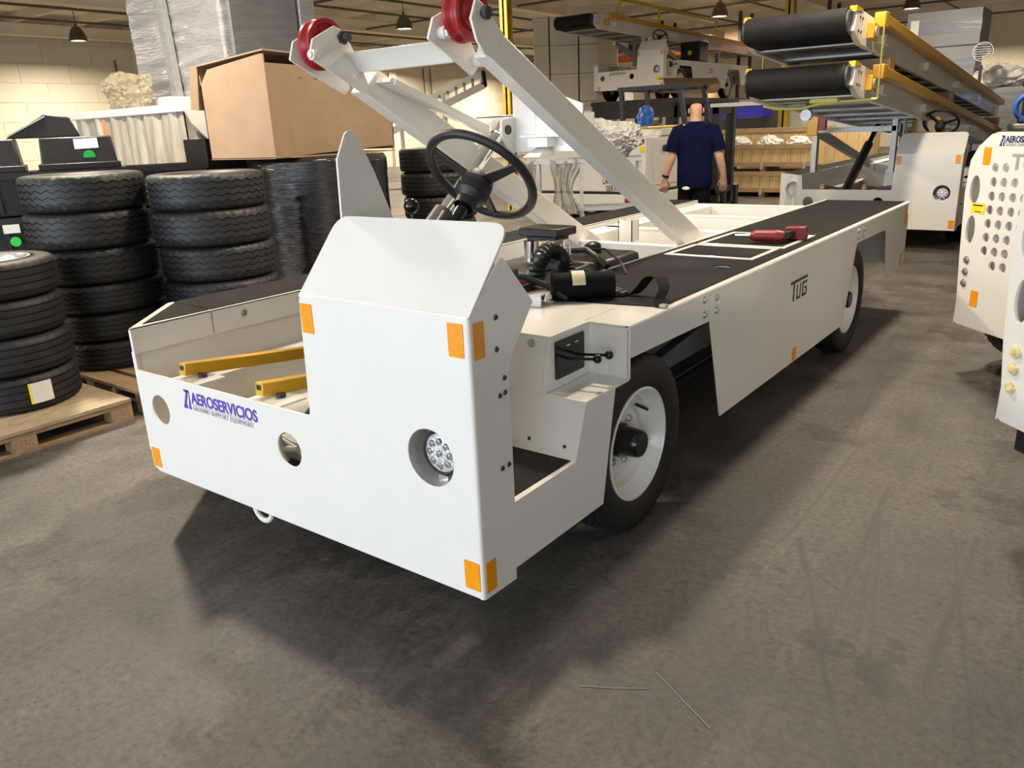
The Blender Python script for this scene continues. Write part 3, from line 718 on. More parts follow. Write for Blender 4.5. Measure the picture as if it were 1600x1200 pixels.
# parts seen through the middle cut-out
part('pump_block', MB().box(-1.12, -.99, .13, .20, .43, .50).cyl((-1.13, .12, .515), (-.94, .12, .47), .014, n=12).cyl((-1.11, .10, .46), (-.95, .10, .50), .011, n=10).cyl((-1.07, .10, .54), (-1.03, .10, .43), .013, n=12), 'galv', L1, 'metal pump fittings behind the cut-out')
# dash lever with ball knob, boots
lv = part('lever', MB().cyl((-.52, .36, 1.20), (-.535, .37, 1.352), .006, n=8), 'dark_metal', L1)
part('knob', MB().sphere((-.536, .371, 1.365), .026, 20), 'black_gloss', lv)
part('dash', MB().box(-.66, -.05, .10, .30, 1.10, 1.20).cyl((-.45, .30, 1.2), (-.45, .30, 1.25), .05, .03, n=16), 'dark_metal', L1)

def arm(x0, x1, poly, name='arm'): return part(name, MB().prism(poly, 0, x0, x1), 'white_paint', LF, bevel=.004)
LF = part('lift_frame', MB().box(-1.52, -.84, 1.945, 1.955, 1.475, 1.66).box(-1.52, -.84, 1.945, 2.02, 1.655, 1.665), 'white_paint', L1, 'white A-shaped lift frame')
arm(-.838, -.76, [(1.112, 1.876), (1.188, 1.976), (3.55, .752), (3.45, .632)])
arm(-1.62, -1.53, [(1.14, 1.785), (1.25, 1.885), (3.50, .715), (3.40, .600)])
part('arm_flange', MB().prism([(1.22, 1.825), (1.235, 1.845), (2.3, 1.50), (2.3, 1.475)], 0, -1.528, -1.432), 'white_paint', LF)
part('arm_web', MB().prism([(1.24, 1.81), (1.25, 1.835), (2.3, 1.495), (2.3, 1.43)], 0, -1.43, -1.42), 'white_paint', LF)
# right head: outer and inner cheek plates with red grooved roller
OR = [(1.041, 2.082), (1.004, 2.008), (1.033, 1.932), (1.075, 1.885), (1.117, 1.868), (1.21, 1.965), (1.188, 1.976), (1.099, 2.056)]
IR = [(1.097, 2.075), (.981, 2.026), (.943, 1.945), (1.06, 1.892), (1.205, 1.815), (1.26, 1.86), (1.20, 1.96)]
def cheek(poly, x): return plate('cheek_plate', fillet(poly, .008, 3), [], .012, SIDE(x), 'white_paint', LF)
c1 = cheek(OR, -.752); c2 = cheek(IR, -.925)
def roller(x, y, z, w=.075, R=.105):
    mb = MB().lathe([(.022, -w/2), (.06, -w/2), (.065, -w/2+.012), (R*.78, -w/2+.012), (R*.82, -w/2), (R, -w/2), (R, -w/2+.016), (R*.86, -w*.08), (R*.86, w*.08), (R, w/2-.016), (R, w/2), (R*.82, w/2), (R*.78, w/2-.012), (.065, w/2-.012), (.06, w/2), (.022, w/2)], (x, y, z), (1, 0, 0), 40, close=True)
    r = part('roller', mb, 'red_paint', LF, 'red grooved roller')
    return r
roller(-.845, 1.085, 2.035)
ax = part('axle_bolt', MB().cyl((-.96, 1.075, 2.03), (-.742, 1.075, 2.03), .016, n=16).cyl((-.744, 1.075, 2.03), (-.722, 1.075, 2.03), .026, n=6), 'dark_metal', LF, 'bare steel hex axle bolt')
for y, z in ((1.017, 1.970), (1.227, 1.872)):
    part('spacer_bolt', MB().cyl((-.925, y, z), (-.89, y, z), .025, n=20).cyl((-.89, y, z), (-.875, y, z), .021, n=6), 'white_paint', c2)
# left head
LP = [(.823, 1.918), (.851, 1.994), (.977, 2.053), (1.01, 2.04), (1.063, 1.98), (1.11, 1.902), (1.155, 1.805), (1.12, 1.775), (1.041, 1.812)]
c3 = cheek(LP, -1.50)
cheek([(y, z) for y, z in LP], -1.63)
roller(-1.565, .955, 1.98)
part('axle_bolt', MB().cyl((-1.65, 1.016, 2.005), (-1.50, 1.016, 2.005), .016, n=16).cyl((-1.50, 1.016, 2.005), (-1.485, 1.016, 2.005), .028, n=6).cyl((-1.485, 1.016, 2.005), (-1.455, 1.016, 2.005), .017, n=14), 'dark_metal', LF, 'bare steel hex axle bolt')
for y, z in ((.863, 1.934), (1.072, 1.847)): put('bolt', BOLTW, c3, (-1.50, y, z), (1, 0, 0), 1.5)
put('bolt', BOLTW, c3, (-1.50, .835, 1.93), (0, -1, 0), 1.5)
# head cross beam (angle section), lower cross plate with window, cylinder
part('cross_beam', MB().prism([(1.03, 1.945), (1.10, 1.955), (1.13, 1.925), (1.125, 1.865), (1.10, 1.865), (1.06, 1.92)], 0, -1.50, -.937), 'white_paint', LF, bevel=.003)
win = fillet([(-1.127, 1.558), (-.975, 1.558), (-.975, 1.60), (-1.05, 1.678), (-1.127, 1.681)], .006, 2)
plate('cross_plate', [(-1.27, 1.475), (-.84, 1.475), (-.84, 1.70), (-1.10, 1.79), (-1.27, 1.835)], [win], .01, FRONT(1.944), 'white_paint', LF)
part('window_lip', MB().box(-1.20, -.93, 1.90, 1.944, 1.548, 1.560), 'white_paint', LF)
part('window_back', MB().box(-1.2, -.87, 2.10, 2.108, 1.5, 1.66), 'white_paint', LF)
for x in (-1.60, -1.06):
    part('stop_block', MB().box(x-.06, x+.06, 1.86, 1.95, 1.50, 1.545).hexa([(x-.05, 1.80, 1.455), (x+.05, 1.80, 1.455), (x+.05, 1.94, 1.455), (x-.05, 1.94, 1.455), (x-.03, 1.90, 1.50), (x+.03, 1.90, 1.50), (x+.03, 1.94, 1.50), (x-.03, 1.94, 1.50)]), 'white_paint', LF)
for x in (-1.335, -1.265):
    lug = part('cylinder_lug', MB().prism(fillet([(1.83, 1.64), (1.95, 1.655), (1.95, 1.47), (1.90, 1.47), (1.83, 1.55)], .02, 4), 0, x-.006, x+.006), 'white_paint', LF)
    part('pin', MB().cyl((x-.012, 1.88, 1.59), (x+.014, 1.88, 1.59), .024, n=16), 'black_paint', lug)
cy0 = Vector((-1.30, 1.88, 1.59)); dr = Vector((0, -.80, -.60)).normalized()
cyl = part('lift_cylinder', MB().cyl(cy0+dr*.62, cy0+dr*1.45, .052, n=24), 'dark_metal', L1, 'dark lift cylinder')
part('rod', MB().cyl(cy0, cy0+dr*.66, .034, n=24).cyl(cy0-dr*.03, cy0+dr*.05, .04, n=16), 'chrome', cyl, 'chrome piston rod')
# open engine bay clutter
EN = part('engine', MB().box(-1.45, -.80, 1.40, 2.15, .42, .80).box(-1.30, -.95, 1.5, 2.0, .80, .90), 'dark_metal', L1, 'engine in the open bay')
e = part('air_box', MB().box(-1.20, -.95, 1.86, 2.05, 1.045, 1.09).box(-1.17, -.98, 1.89, 2.02, 1.02, 1.045), 'black_plastic', EN, bevel=.008)
part('vent_filter', MB().cyl((-1.10, 1.84, .93), (-1.10, 1.84, 1.03), .042, n=20).cyl((-1.10, 1.84, .92), (-1.10, 1.84, .932), .046, n=20), 'chrome', EN)
part('carburettor', MB().box(-1.03, -.96, 1.83, 1.93, .93, 1.03).cyl((-1.0, 1.80, .96), (-.93, 1.80, .99), .025, n=14).cyl((-1.05, 1.8, .90), (-.99, 1.82, 1.0), .016, n=10), 'tag_paper', EN)
part('carburettor_bowl', MB().cyl((-.93, 1.83, .92), (-.93, 1.83, .97), .03, n=16).sphere((-.93, 1.83, .97), .03, 14), 'chrome', EN)
hose = []
for k in range(41):
    a = -.4+3.9*k/40; hose.append((-.68-.025*math.sin(a*.5), 1.42+.095*math.cos(a), .975+.085*math.sin(a)))
rs = [.036+(.005 if k % 2 else 0) for k in range(41)]
part('ribbed_hose', MB().tube(hose, rs, 14), 'black_plastic', EN, 'black ribbed air hose')
part('battery', MB().box(-.79, -.55, .985, 1.115, .90, .985).cyl((-.74, 1.02, .985), (-.74, 1.02, 1.0), .012, n=10).cyl((-.62, 1.02, .985), (-.62, 1.02, 1.0), .012, n=10), 'black_plastic', EN, bevel=.004)
part('red_cable', MB().tube([(-.79, 1.03, 1.0), (-.74, 1.02, 1.012), (-.66, 1.03, 1.015), (-.58, 1.06, .985), (-.5, 1.13, .93), (-.45, 1.17, .908)], .009, 8), 'tool_red', EN)
part('cable', MB().tube([(-.72, 1.04, 1.0), (-.6, 1.06, 1.01), (-.50, 1.10, .97), (-.42, 1.13, .915)], .014, 8), 'black_plastic', EN)
part('cable', MB().tube([(-.95, 1.85, .98), (-.8, 1.9, .99), (-.7, 1.85, .96), (-.62, 1.8, .93)], .016, 8), 'black_plastic', EN)
part('cable', MB().tube([(-.86, 1.9, .99), (-.72, 1.95, .99), (-.6, 1.9, .94), (-.5, 1.78, .905)], .006, 6), 'black_plastic', EN)
part('tank', MB().box(-.98, -.67, 1.78, 2.25, .74, .945), 'black_plastic', EN, 'black fuel tank', bevel=.03)
part('tank_cap', MB().cyl((-.87, 2.08, .945), (-.87, 2.08, .985), .045, n=18).sphere((-.87, 2.08, .985), .042, 14, (1, 1, .5)), 'black_plastic', EN)
part('hose_clamp', MB().tube([(-.66, 1.58, .90), (-.66, 1.58, .95), (-.645, 1.66, .96), (-.64, 1.70, .905)], .006, 8), 'galv', EN)
part('pipe', MB().tube([(-.88, 1.86, 1.03), (-.86, 1.84, 1.02), (-.86, 1.84, .88)], .005, 6), 'steel', EN)

# things lying on the deck
t = thing('seat_belt', 'black webbing belt with buckle lying on the grip deck by the engine', 'belt', (-.30, 1.33, .904))
pts = [(.27, -.11, .004), (.245, -.09, .02), (.235, -.03, .055), (.19, .03, .085), (.13, .05, .08), (.09, .04, .03), (.06, .02, .006), (0, .0, .006)]
def ribbon(pts, w, side):
    mb = MB(); s = Vector(side); P = [Vector(p) for p in pts]; Q = []
    for i in range(len(P)-1):
        a, b = P[i], P[i+1]
        p0 = P[i-1] if i else a; p3 = P[i+2] if i+2 < len(P) else b
        for k in range(5):
            u = k/5; Q.append(.5*((2*a)+(b-p0)*u+(2*p0-5*a+4*b-p3)*u*u+(3*a-p0-3*b+p3)*u**3))
    Q.append(P[-1]); n = len(Q); vs = []
    for i, q in enumerate(Q):
        tt = (Q[min(i+1, n-1)]-Q[max(i-1, 0)]).normalized(); nn = tt.cross(s).normalized()*.0015
        vs += [q-s*w/2-nn, q+s*w/2-nn, q+s*w/2+nn, q-s*w/2+nn]
    fs = [(i*4+a, i*4+(a+1) % 4, i*4+4+(a+1) % 4, i*4+4+a) for i in range(n-1) for a in range(4)]+[(0, 1, 2, 3), ((n-1)*4+3, (n-1)*4+2, (n-1)*4+1, (n-1)*4)]
    return mb.add(vs, fs)
part('webbing', ribbon(pts, .05, Vector((.55, .80, 0)).normalized()), 'webbing', t, angle=60)
part('buckle', MB().box(-.07, .02, -.03, .03, .002, .026).box(-.06, .01, -.036, -.03, .006, .02).box(.012, .045, -.022, .022, .004, .020), 'dark_metal', t, 'metal belt buckle', bevel=.003)
part('tongue', MB().box(-.065, .005, -.026, -.014, .026, .029).box(-.065, .005, .008, .018, .026, .029), 'steel', t)
part('belt_end', MB().box(.262, .29, -.125, -.10, .0, .010), 'steel', t)
part('tether', MB().tube([(-.05, 0, .006), (-.12, -.01, .012), (-.2, -.02, .05), (-.24, 0, .09)], .004, 6), 'black_plastic', t)
t = thing('webbing_roll', 'rolled black webbing with a paper tag on the deck beside the hose', 'webbing roll', (-.40, 1.22, .904), .7)
part('roll', MB().cyl((-.13, 0, .055), (.13, .0, .055), .056, n=24).cyl((-.1, .06, .035), (.1, .07, .035), .034, n=18), 'webbing', t)
part('paper_tag', MB().grid(lambda u, v: (-.05+.055*u, -.062*math.cos(.2+2.0*v)-.0, .055+.062*math.sin(.2+2.0*v)), 3, 10), 'tag_paper', t, 'paper tag')
t = thing('white_bracket', 'small bent white bracket lying at the deck edge behind the cowl', 'bracket', (-.555, 1.0, .902), .15)
part('flange', MB().box(-.10, .09, -.012, -.006, .0, .045).box(-.10, .09, -.012, .10, .043, .049), 'white_paint', t)
part('end_tab', MB().prism(circ((.03, .022), .03, 18)[:10], 0, .10, .106), 'white_paint', t)
# cordless impact wrench
t = thing('impact_wrench', 'red and black cordless impact wrench resting on the deck hatch', 'power tool', (-.20, 2.98, .9085), math.radians(8))
part('gear_case', MB().cyl((-.11, 0, .038), (.01, 0, .038), .033, .036, n=24).cyl((-.135, 0, .038), (-.11, 0, .038), .022, .033, n=20).cyl((.01, 0, .038), (.05, 0, .038), .036, .030, n=24), 'tool_red', t, 'red gear case')
part('anvil', MB().cyl((-.165, 0, .038), (-.135, 0, .038), .012, n=12).cyl((-.225, 0, .038), (-.165, 0, .038), .008, n=10), 'steel', t)
part('grip_handle', MB().bar((.03, 0, .035), (.075, .15, .035), .042, .044, (0, 0, 1)), 'black_plastic', t, bevel=.012)
bt = part('battery_pack', MB().box(.03, .15, .13, .21, .0, .075), 'tool_red', t, 'red and black battery', bevel=.008)
part('battery_band', MB().box(.028, .152, .148, .165, -.0005, .077), 'black_plastic', bt)
part('tail_cap', MB().cyl((.05, 0, .038), (.058, 0, .038), .029, n=20), 'black_plastic', t)
# ------------------------------------------------------------------ pallets and tires on the left
def pallet(x0, x1, y0, y1, label, ply=False):
    t = thing('pallet', label, 'pallet', (x0, y0, 0)); w, d = x1-x0, y1-y0
    if ply: part('top_board', MB().box(0, w, 0, d, .115, .14), 'ply', t, bevel=.003)
    else:
        n = 7; bw = d/n*.80
        me = MB().box(0, w, 0, bw, .118, .14).mesh('top_board'); me.materials.append(MATS['wood'])
        for k in range(n): link('top_board', me, None, t, M=Matrix.Translation((random.uniform(-.01, .01), k*(d-bw)/(n-1), 0)))
    sb = MB().box(0, .10, 0, d, .092, .114).mesh('stringer_board'); sb.materials.append(MATS['wood_y'])
    bk = MB().box(0, .10, 0, .13, .018, .092).mesh('block'); bk.materials.append(MATS['wood'])
    bt = MB().box(0, .10, 0, d, 0, .018).mesh('bottom_board'); bt.materials.append(MATS['wood_y'])
    for xx in (.005, w/2-.05, w-.105):
        link('stringer_board', sb, None, t, M=Matrix.Translation((xx, 0, 0)))
        for yy in (.0, d/2-.065, d-.13): link('block', bk, None, t, M=Matrix.Translation((xx, yy, 0)))
        link('bottom_board', bt, None, t, M=Matrix.Translation((xx, 0, 0)))
    return t
pallet(-4.45, -3.25, -.60, .63, 'wooden pallet with plywood top under the leftmost tire stack', True)
pallet(-4.62, -3.27, .72, 2.02, 'slatted wooden pallet under the two tall tire stacks')
pallet(-5.25, -4.0, 2.72, 4.05, 'wooden pallet under the black film-wrapped tires')
ORD = ['topmost', 'second from top', 'third from top', 'fourth from top', 'fifth from top', 'sixth from top, lowest']
def stack(cx, cy, z0, me, hs, where, group, lean=(0, 0), dirt=None):
    n = len(hs); z = z0; out = []
    for k in range(n):
        h = hs[k]; base = me.name
        o = bpy.data.objects.new('tire', me); COL.objects.link(o)
        f = k/max(n-1, 1)
        o.location = (cx+lean[0]*f+random.uniform(-.012, .012), cy+lean[1]*f+random.uniform(-.012, .012), z+h/2)
        W0 = max(v.co.z for v in me.vertices)*2
        o.scale = (1, 1, h/W0*.999); o.rotation_euler = (0, 0, random.uniform(0, 6))
        nm = ORD[n-1-k]
        if n-1-k == n-1 and n < 6: nm = 'bottom'
        tag(o, '%s black tire of the %s' % (nm, where), 'tire', group); z += h; out.append(o)
    return out
random.seed(3)
s1 = stack(-3.865, .235, .14, TIRE_RIB, [.215]*4, 'short stack on the plywood pallet', 'tires on the plywood pallet', (-.03, .0))
top = s1[-1]
part('rim', MB().lathe([(.245, .095), (.25, .108), (.235, .108), (.225, .09), (.215, .03), (.15, .0), (.06, .01), (0, .01)], (0, 0, 0), (0, 0, 1), 40), 'steel', top, 'bare metal wheel rim inside the tire')
# paper label on the lowest tire
a0, a1 = math.radians(-8), math.radians(12)
lb = s1[0]; rz = lb.rotation_euler[2]
part('paper_label', MB().grid(lambda u, v: (.3725*math.cos(a0+(a1-a0)*u-rz), .3725*math.sin(a0+(a1-a0)*u-rz), -.06+.125*v), 8, 1), 'label_white', lb, 'white paper label')
part('label_stripe', MB().grid(lambda u, v: (.3728*math.cos(a0+.03*u-rz), .3728*math.sin(a0+.03*u-rz), -.06+.125*v), 2, 1), 'sticker_yellow', lb, 'yellow label edge')
stack(-4.27, 1.10, .14, TIRE_BIG, [.193, .193, .194, .236, .236, .236], 'tall stack by the black totes', 'tires of the left tall stack', (.0, -.02))
stack(-3.66, 1.64, .14, TIRE_BIG, [.18, .18, .19, .236, .236, .236], 'tall stack by the black-wrapped load', 'tires of the right tall stack', (-.05, .02))
stack(-4.45, 4.85, 0, TIRE_BIG, [.24]*6, 'stack behind the guard fin', 'tires behind the wrapped load', (0, 0))

def wrapped(name, x0, x1, y0, y1, z0, z1, rc, amp, lean=.0, nz=60, seed=1, ribs=0):
    """film-wrapped load: rounded rectangular column with creased sides"""
    per = []; cx, cy = (x0+x1)/2, (y0+y1)/2; hx, hy = (x1-x0)/2-rc, (y1-y0)/2-rc
    n = 10
    for q, (sx, sy) in enumerate(((1, -1), (1, 1), (-1, 1), (-1, -1))):
        a0 = -PI/2+q*PI/2
        for k in range(n+1):
            a = a0+PI/2*k/n; per.append((cx+sx*hx+rc*math.cos(a), cy+sy*hy+rc*math.sin(a), math.cos(a), math.sin(a)))
        nx_ = ((1, 1), (-1, 1), (-1, -1), (1, -1))[q]
        p = per[-1]; q2 = (cx+nx_[0]*hx+rc*math.cos(a0+PI/2), cy+nx_[1]*hy+rc*math.sin(a0+PI/2))
        for k in range(1, 10):
            u = k/10; per.append((p[0]*(1-u)+q2[0]*u, p[1]*(1-u)+q2[1]*u, p[2], p[3]))
    m = len(per); mb = MB(); vs = []
    for j in range(nz+1):
        z = z0+(z1-z0)*j/nz
        for i, (x, y, nx_, ny) in enumerate(per):
            d = amp*(noise.noise((x*2.2+seed, y*2.2, z*14))+.6*noise.noise((x*1.2, y*1.2+seed, z*5)))
            if ribs: d += -.035*abs(math.sin(PI*(z-z0)/(z1-z0)*ribs))**.5*-1-.03
            e = min(1, (z1-z)/.03); d -= (1-e)*.03
            vs.append((x+nx_*d, y+ny*d, z))
    vs.append((cx, cy, z1)); T = len(vs)-1
    fs = [(j*m+i, j*m+(i+1) % m, (j+1)*m+(i+1) % m, (j+1)*m+i) for j in range(nz) for i in range(m)]
    fs += [(nz*m+i, nz*m+(i+1) % m, T) for i in range(m)] + [tuple(range(m))[::-1]]
    mb.add(vs, fs); return mb.mesh(name, 50)
t = thing('wrapped_load', 'pallet load of tires tightly wrapped in shiny black stretch film', 'wrapped load', (0, 0, 0))
link('black_film', wrapped('black_film', -5.2, -3.98, 2.76, 4.0, .14, 1.43, .58, .005, ribs=0), 'black_film', t)
# cardboard box on the wrapped load
t = thing('cardboard_box', 'large open brown cardboard box standing on the black-wrapped load', 'box', (0, 0, 0))
X0, X1, Y0, Y1, Z0 = -5.13, -4.23, 2.65, 4.03, 1.44
part('front_wall', MB().prism([(X0, Z0), (X1, Z0), (X1, 2.235), (X1-.06, 2.235), (X0+.13, 2.17), (X0, 2.05)], 1, Y0, Y0+.012), 'cardboard', t)
part('side_wall', MB().prism([(Y0, Z0), (Y1, Z0+.05), (Y1, 2.13), (Y0+.02, 2.17)], 0, X1-.012, X1), 'cardboard_shade_kraft', t)
part('rear_wall', MB().box(X0, X1, Y1-.012, Y1, Z0+.02, 2.13), 'cardboard', t)
part('far_wall', MB().box(X0, X0+.012, Y0, Y1, Z0, 2.13), 'cardboard', t)
part('base', MB().box(X0, X1, Y0, Y1, Z0-.006, Z0+.006), 'cardboard', t)
part('corner_overlap', MB().hexa([(X1, Y0, Z0), (X1+.008, Y0, Z0), (X1+.008, Y0+.17, Z0), (X1, Y0+.17, Z0), (X1, Y0, 2.165), (X1+.008, Y0, 2.165), (X1+.008, Y0+.16, 2.16), (X1, Y0+.16, 2.16)]), 'cardboard_shade_kraft', t)
part('top_flap', MB().hexa([(X0-.02, Y0-.01, 2.20), (X1-.02, Y0+.02, 2.262), (X1-.03, Y1-.2, 2.215), (X0, Y1, 2.20), (X0-.02, Y0-.01, 2.212), (X1-.02, Y0+.02, 2.274), (X1-.03, Y1-.2, 2.227), (X0, Y1, 2.212)]), 'cardboard', t)
part('side_flap', MB().hexa([(X0-.12, Y0-.05, 1.86), (X0-.03, Y0-.03, 1.85), (X0-.02, Y1, 1.86), (X0-.12, Y1, 1.9), (X0-.09, Y0-.02, 2.21), (X0-.01, Y0-.0, 2.20), (X0+.0, Y1, 2.20), (X0-.05, Y1, 2.21)]), 'cardboard_shade_kraft', t)
for k in range(5): part('staple_mark', MB().bar((X1+.0005, 2.98+.16*k, 2.06-.004*k), (X1+.0005, 3.02+.16*k, 2.062-.004*k), .002, .006), 'dark_strap_shade', t)
# black totes
def tote_parts(t, lid=False):
    w, d, h = .33, .24, .34
    tp = lambda z: .93+.07*z/h
    mb = MB(); 
    a, b = tp(0), tp(h)
    mb.add([(-w*a, -d*a, 0), (w*a, -d*a, 0), (w*a, d*a, 0), (-w*a, d*a, 0), (-w*b, -d*b, h), (w*b, -d*b, h), (w*b, d*b, h), (-w*b, d*b, h), (-w*b*.96, -d*b*.95, h), (w*b*.96, -d*b*.95, h), (w*b*.96, d*b*.95, h), (-w*b*.96, d*b*.95, h), (-w*a*.96, -d*a*.95, .01), (w*a*.96, -d*a*.95, .01), (w*a*.96, d*a*.95, .01), (-w*a*.96, d*a*.95, .01)],
           [(0, 3, 2, 1), (0, 1, 5, 4), (1, 2, 6, 5), (2, 3, 7, 6), (3, 0, 4, 7), (4, 5, 9, 8), (5, 6, 10, 9), (6, 7, 11, 10), (7, 4, 8, 11), (8, 9, 13, 12), (9, 10, 14, 13), (10, 11, 15, 14), (11, 8, 12, 15), (12, 13, 14, 15)])
    part('body', mb, 'black_plastic', t)
    part('rim', MB().box(-w*1.05, w*1.05, -d*1.06, -d*.98, h-.05, h).box(-w*1.05, w*1.05, d*.98, d*1.06, h-.05, h).box(-w*1.05, -w*.98, -d, d, h-.05, h).box(w*.98, w*1.05, -d, d, h-.05, h), 'black_plastic', t)
    for k in range(4): part('rib', MB().box(-w*.75+k*w*.5-.012, -w*.75+k*w*.5+.012, -d*1.03, -d*.93, .02, h-.05), 'black_plastic', t)
tote0 = None; tdir = Vector((.43, .9)); rzt = math.atan2(.9, .43)
names = {0: 'leftmost', 1: 'middle', 2: 'third', 3: 'added right-hand'}  # last column is added to darken the gap between the tire stacks
lev = ['lowest', 'second lowest', 'third from the floor', 'topmost']
for c in range(4):
    for k in range(4):
        px = Vector((-5.98, 1.72)) + tdir*(c-1.78)*(.70 if c < 3 else .69)
        lab = '%s black plastic tote in the %s column of totes behind the tires' % (lev[k], names[c])
        if tote0 is None:
            t = tote0 = thing('storage_tote', lab, 'tote', group='black storage totes'); tote_parts(t)
        else:
            t = copy_tree(tote0); t['label'] = lab
        t.location = (px.x, px.y, k*.358); t.rotation_euler = (0, 0, rzt)
# battery boxes set in the top totes
def bbox(c, off, tilt, lab, dot=True):
    p = Vector((-5.98, 1.72)) + tdir*(c-1.78)*.70 + tdir*off
    t = thing('battery_box', lab, 'box', (p.x, p.y, 1.416), rzt, 'black boxes on the totes')
    part('case', MB().hexa([(-.29, -.23, 0), (.29, -.23, 0), (.29, .20, 0), (-.29, .20, 0), (-.27, -.2, .26), (.27, -.2, .26), (.27, .18, .26), (-.27, .18, .26)]), 'black_plastic', t, bevel=.012)
    part('case_lip', MB().box(-.31, .31, -.25, .22, .0, .05), 'black_plastic', t, bevel=.006)
    part('paper_label', MB().hexa([(-.02, -.213, .16), (.16, -.213, .165), (.16, -.21, .165), (-.02, -.21, .16), (-.02, -.204, .24), (.16, -.204, .245), (.16, -.2, .245), (-.02, -.2, .24)]), 'label_white', t, 'white paper label')
    if dot: part('sticker', MB().cyl((.08, -.222, .10), (.08, -.217, .101), .045, n=24), 'green_dot', t, 'round green sticker')
bbox(0, 0, 0, 'black battery box at the picture edge on the leftmost totes', False)
bbox(1, .0, 0, 'black battery box without sticker on the middle totes', False)
bbox(2, .02, 0, 'black battery box with white label and green sticker on the third column of totes')
lo = bpy.data.objects['storage_tote.004']
for nm in ('storage_tote.005', 'storage_tote.006'):
    o = bpy.data.objects[nm]
    part('paper_label', MB().box(.06, .18, -.262, -.258, .22, .29), 'label_white', o, 'white paper label'); part('sticker', MB().cyl((.13, -.262, .15), (.13, -.257, .15), .04, n=20), 'green_dot', o, 'round green sticker')
for i, (off, dx, lab) in enumerate(((-.28, 0, 'dull black lid leaning flat on the battery boxes, left of the two'), (.33, .02, 'pointed black lid leaning on the battery boxes below the plastic bag'))):
    p = Vector((-6.05, 1.75)) + tdir*(off-.37)
    t = thing('box_lid', lab, 'lid', (p.x, p.y, 1.678), rzt, 'loose black lids')
    part('panel', MB().prism([(-.30, 0), (.26, 0), (.20, .16), (.02, .19)] if i else [(-.30, 0), (.25, 0), (.24, .12), (.15, .15)], 1, -.08, .16), 'black_paint', t, bevel=.01)
    part('lip', MB().bar((-.28, -.085, .02), (.02, -.085, .17), .02, .012), 'grey_paint', t)
part('magenta_flag', MB().hexa([(-6.40, 1.28, 1.68), (-6.36, 1.36, 1.68), (-6.37, 1.37, 1.68), (-6.41, 1.29, 1.68), (-6.42, 1.20, 1.98), (-6.40, 1.27, 1.98), (-6.41, 1.28, 1.98), (-6.43, 1.21, 1.98)]), 'magenta', None)
tag(bpy.data.objects['magenta_flag'], 'magenta plastic piece sticking up at the left picture edge', 'plastic')

# draped white unit with film-wrapped equipment on top
t = thing('draped_table', 'tall white table draped with clear plastic behind the cardboard box', 'table', (0, 0, 0))
part('table_top', MB().box(-8.5, -6.2, 3.1, 5.2, 1.88, 1.96), 'white_plain', t, bevel=.01)
def drape(u, v):
    x = -6.22-2.2*u; a = .05*math.sin(u*38)+.03*math.sin(u*83+v*3)
    return (x, 3.14+a*(1-v*.8)-.02, .03+1.86*v)
part('plastic_skirt', MB().grid(drape, 90, 14), 'drape', t, 'clear plastic sheet in folds', angle=60)
def drape2(u, v):
    a = .05*math.sin(u*34)+.03*math.sin(u*71+v*3)
    return (-6.22+a*(1-v*.8), 3.14+2.0*u, .03+1.86*v)
part('plastic_skirt', MB().grid(drape2, 90, 14), 'drape', t, 'clear plastic sheet in folds', angle=60)
for x, y in ((-8.4, 3.3), (-6.4, 3.3), (-6.4, 5.0), (-8.4, 5.0)): part('leg', MB().box(x-.04, x+.04, y-.04, y+.04, 0, 1.88), 'grey_paint', t)
part('gusset', MB().prism([(3.10, 1.90), (3.72, 1.90), (3.72, 1.45), (3.60, 1.42), (3.30, 1.62), (3.14, 1.78)], 0, -6.17, -6.14), 'white_plain', t, 'white slanted plate')
part('warning_tape', MB().box(-7.66, -7.60, 3.03, 3.035, 1.2, 1.86), 'tape_orange', t, 'orange tape strip')
t = thing('wrapped_equipment', 'tall grey equipment wrapped in glossy clear film on the draped table', 'wrapped equipment', (0, 0, 0))
link('film_cover', wrapped('film_cover', -8.1, -6.32, 3.77, 5.0, 1.965, 4.0, .05, .022, nz=50, seed=4), 'grey_film', t)
part('side_panel', MB().box(-6.33, -6.27, 3.86, 4.72, 2.32, 3.6), 'grey_film_plain', t, 'plain grey side panel', bevel=.01)
part('lower_panel', MB().box(-6.33, -6.275, 3.86, 4.72, 1.97, 2.30), 'grey_film_plain', t, bevel=.01)
part('end_strip', MB().box(-6.32, -6.26, 4.76, 4.98, 2.0, 3.5), 'grey_film', t, bevel=.01)
part('corner_post', MB().hexa([(-7.24, 3.66, 1.97), (-7.14, 3.66, 1.97), (-7.14, 3.74, 1.97), (-7.24, 3.74, 1.97), (-7.34, 3.66, 3.6), (-7.24, 3.66, 3.6), (-7.24, 3.74, 3.6), (-7.34, 3.74, 3.6)]), 'galv', t, 'grey upright strip')
part('foot_block', MB().box(-7.32, -7.06, 3.50, 3.76, 1.962, 2.07), 'white_plain', t)
o = crumple('plastic_bag', (-7.55, 3.33, 2.13), .24, 'clear_crumple', None, 5, .42, (1.3, .75, .78), seed=2, freq=1.25)
tag(o, 'crumpled clear plastic bag on the draped table above the black lid', 'plastic bag')
t = copy_tree(tote0); t.location = (-5.45, 3.15, 1.09); t['label'] = 'single black tote peeking out left of the cardboard box'
t.location = (-5.43, 2.95, 0); t.scale = (.5, 1, 4.75); t.rotation_euler = (0, 0, 0)

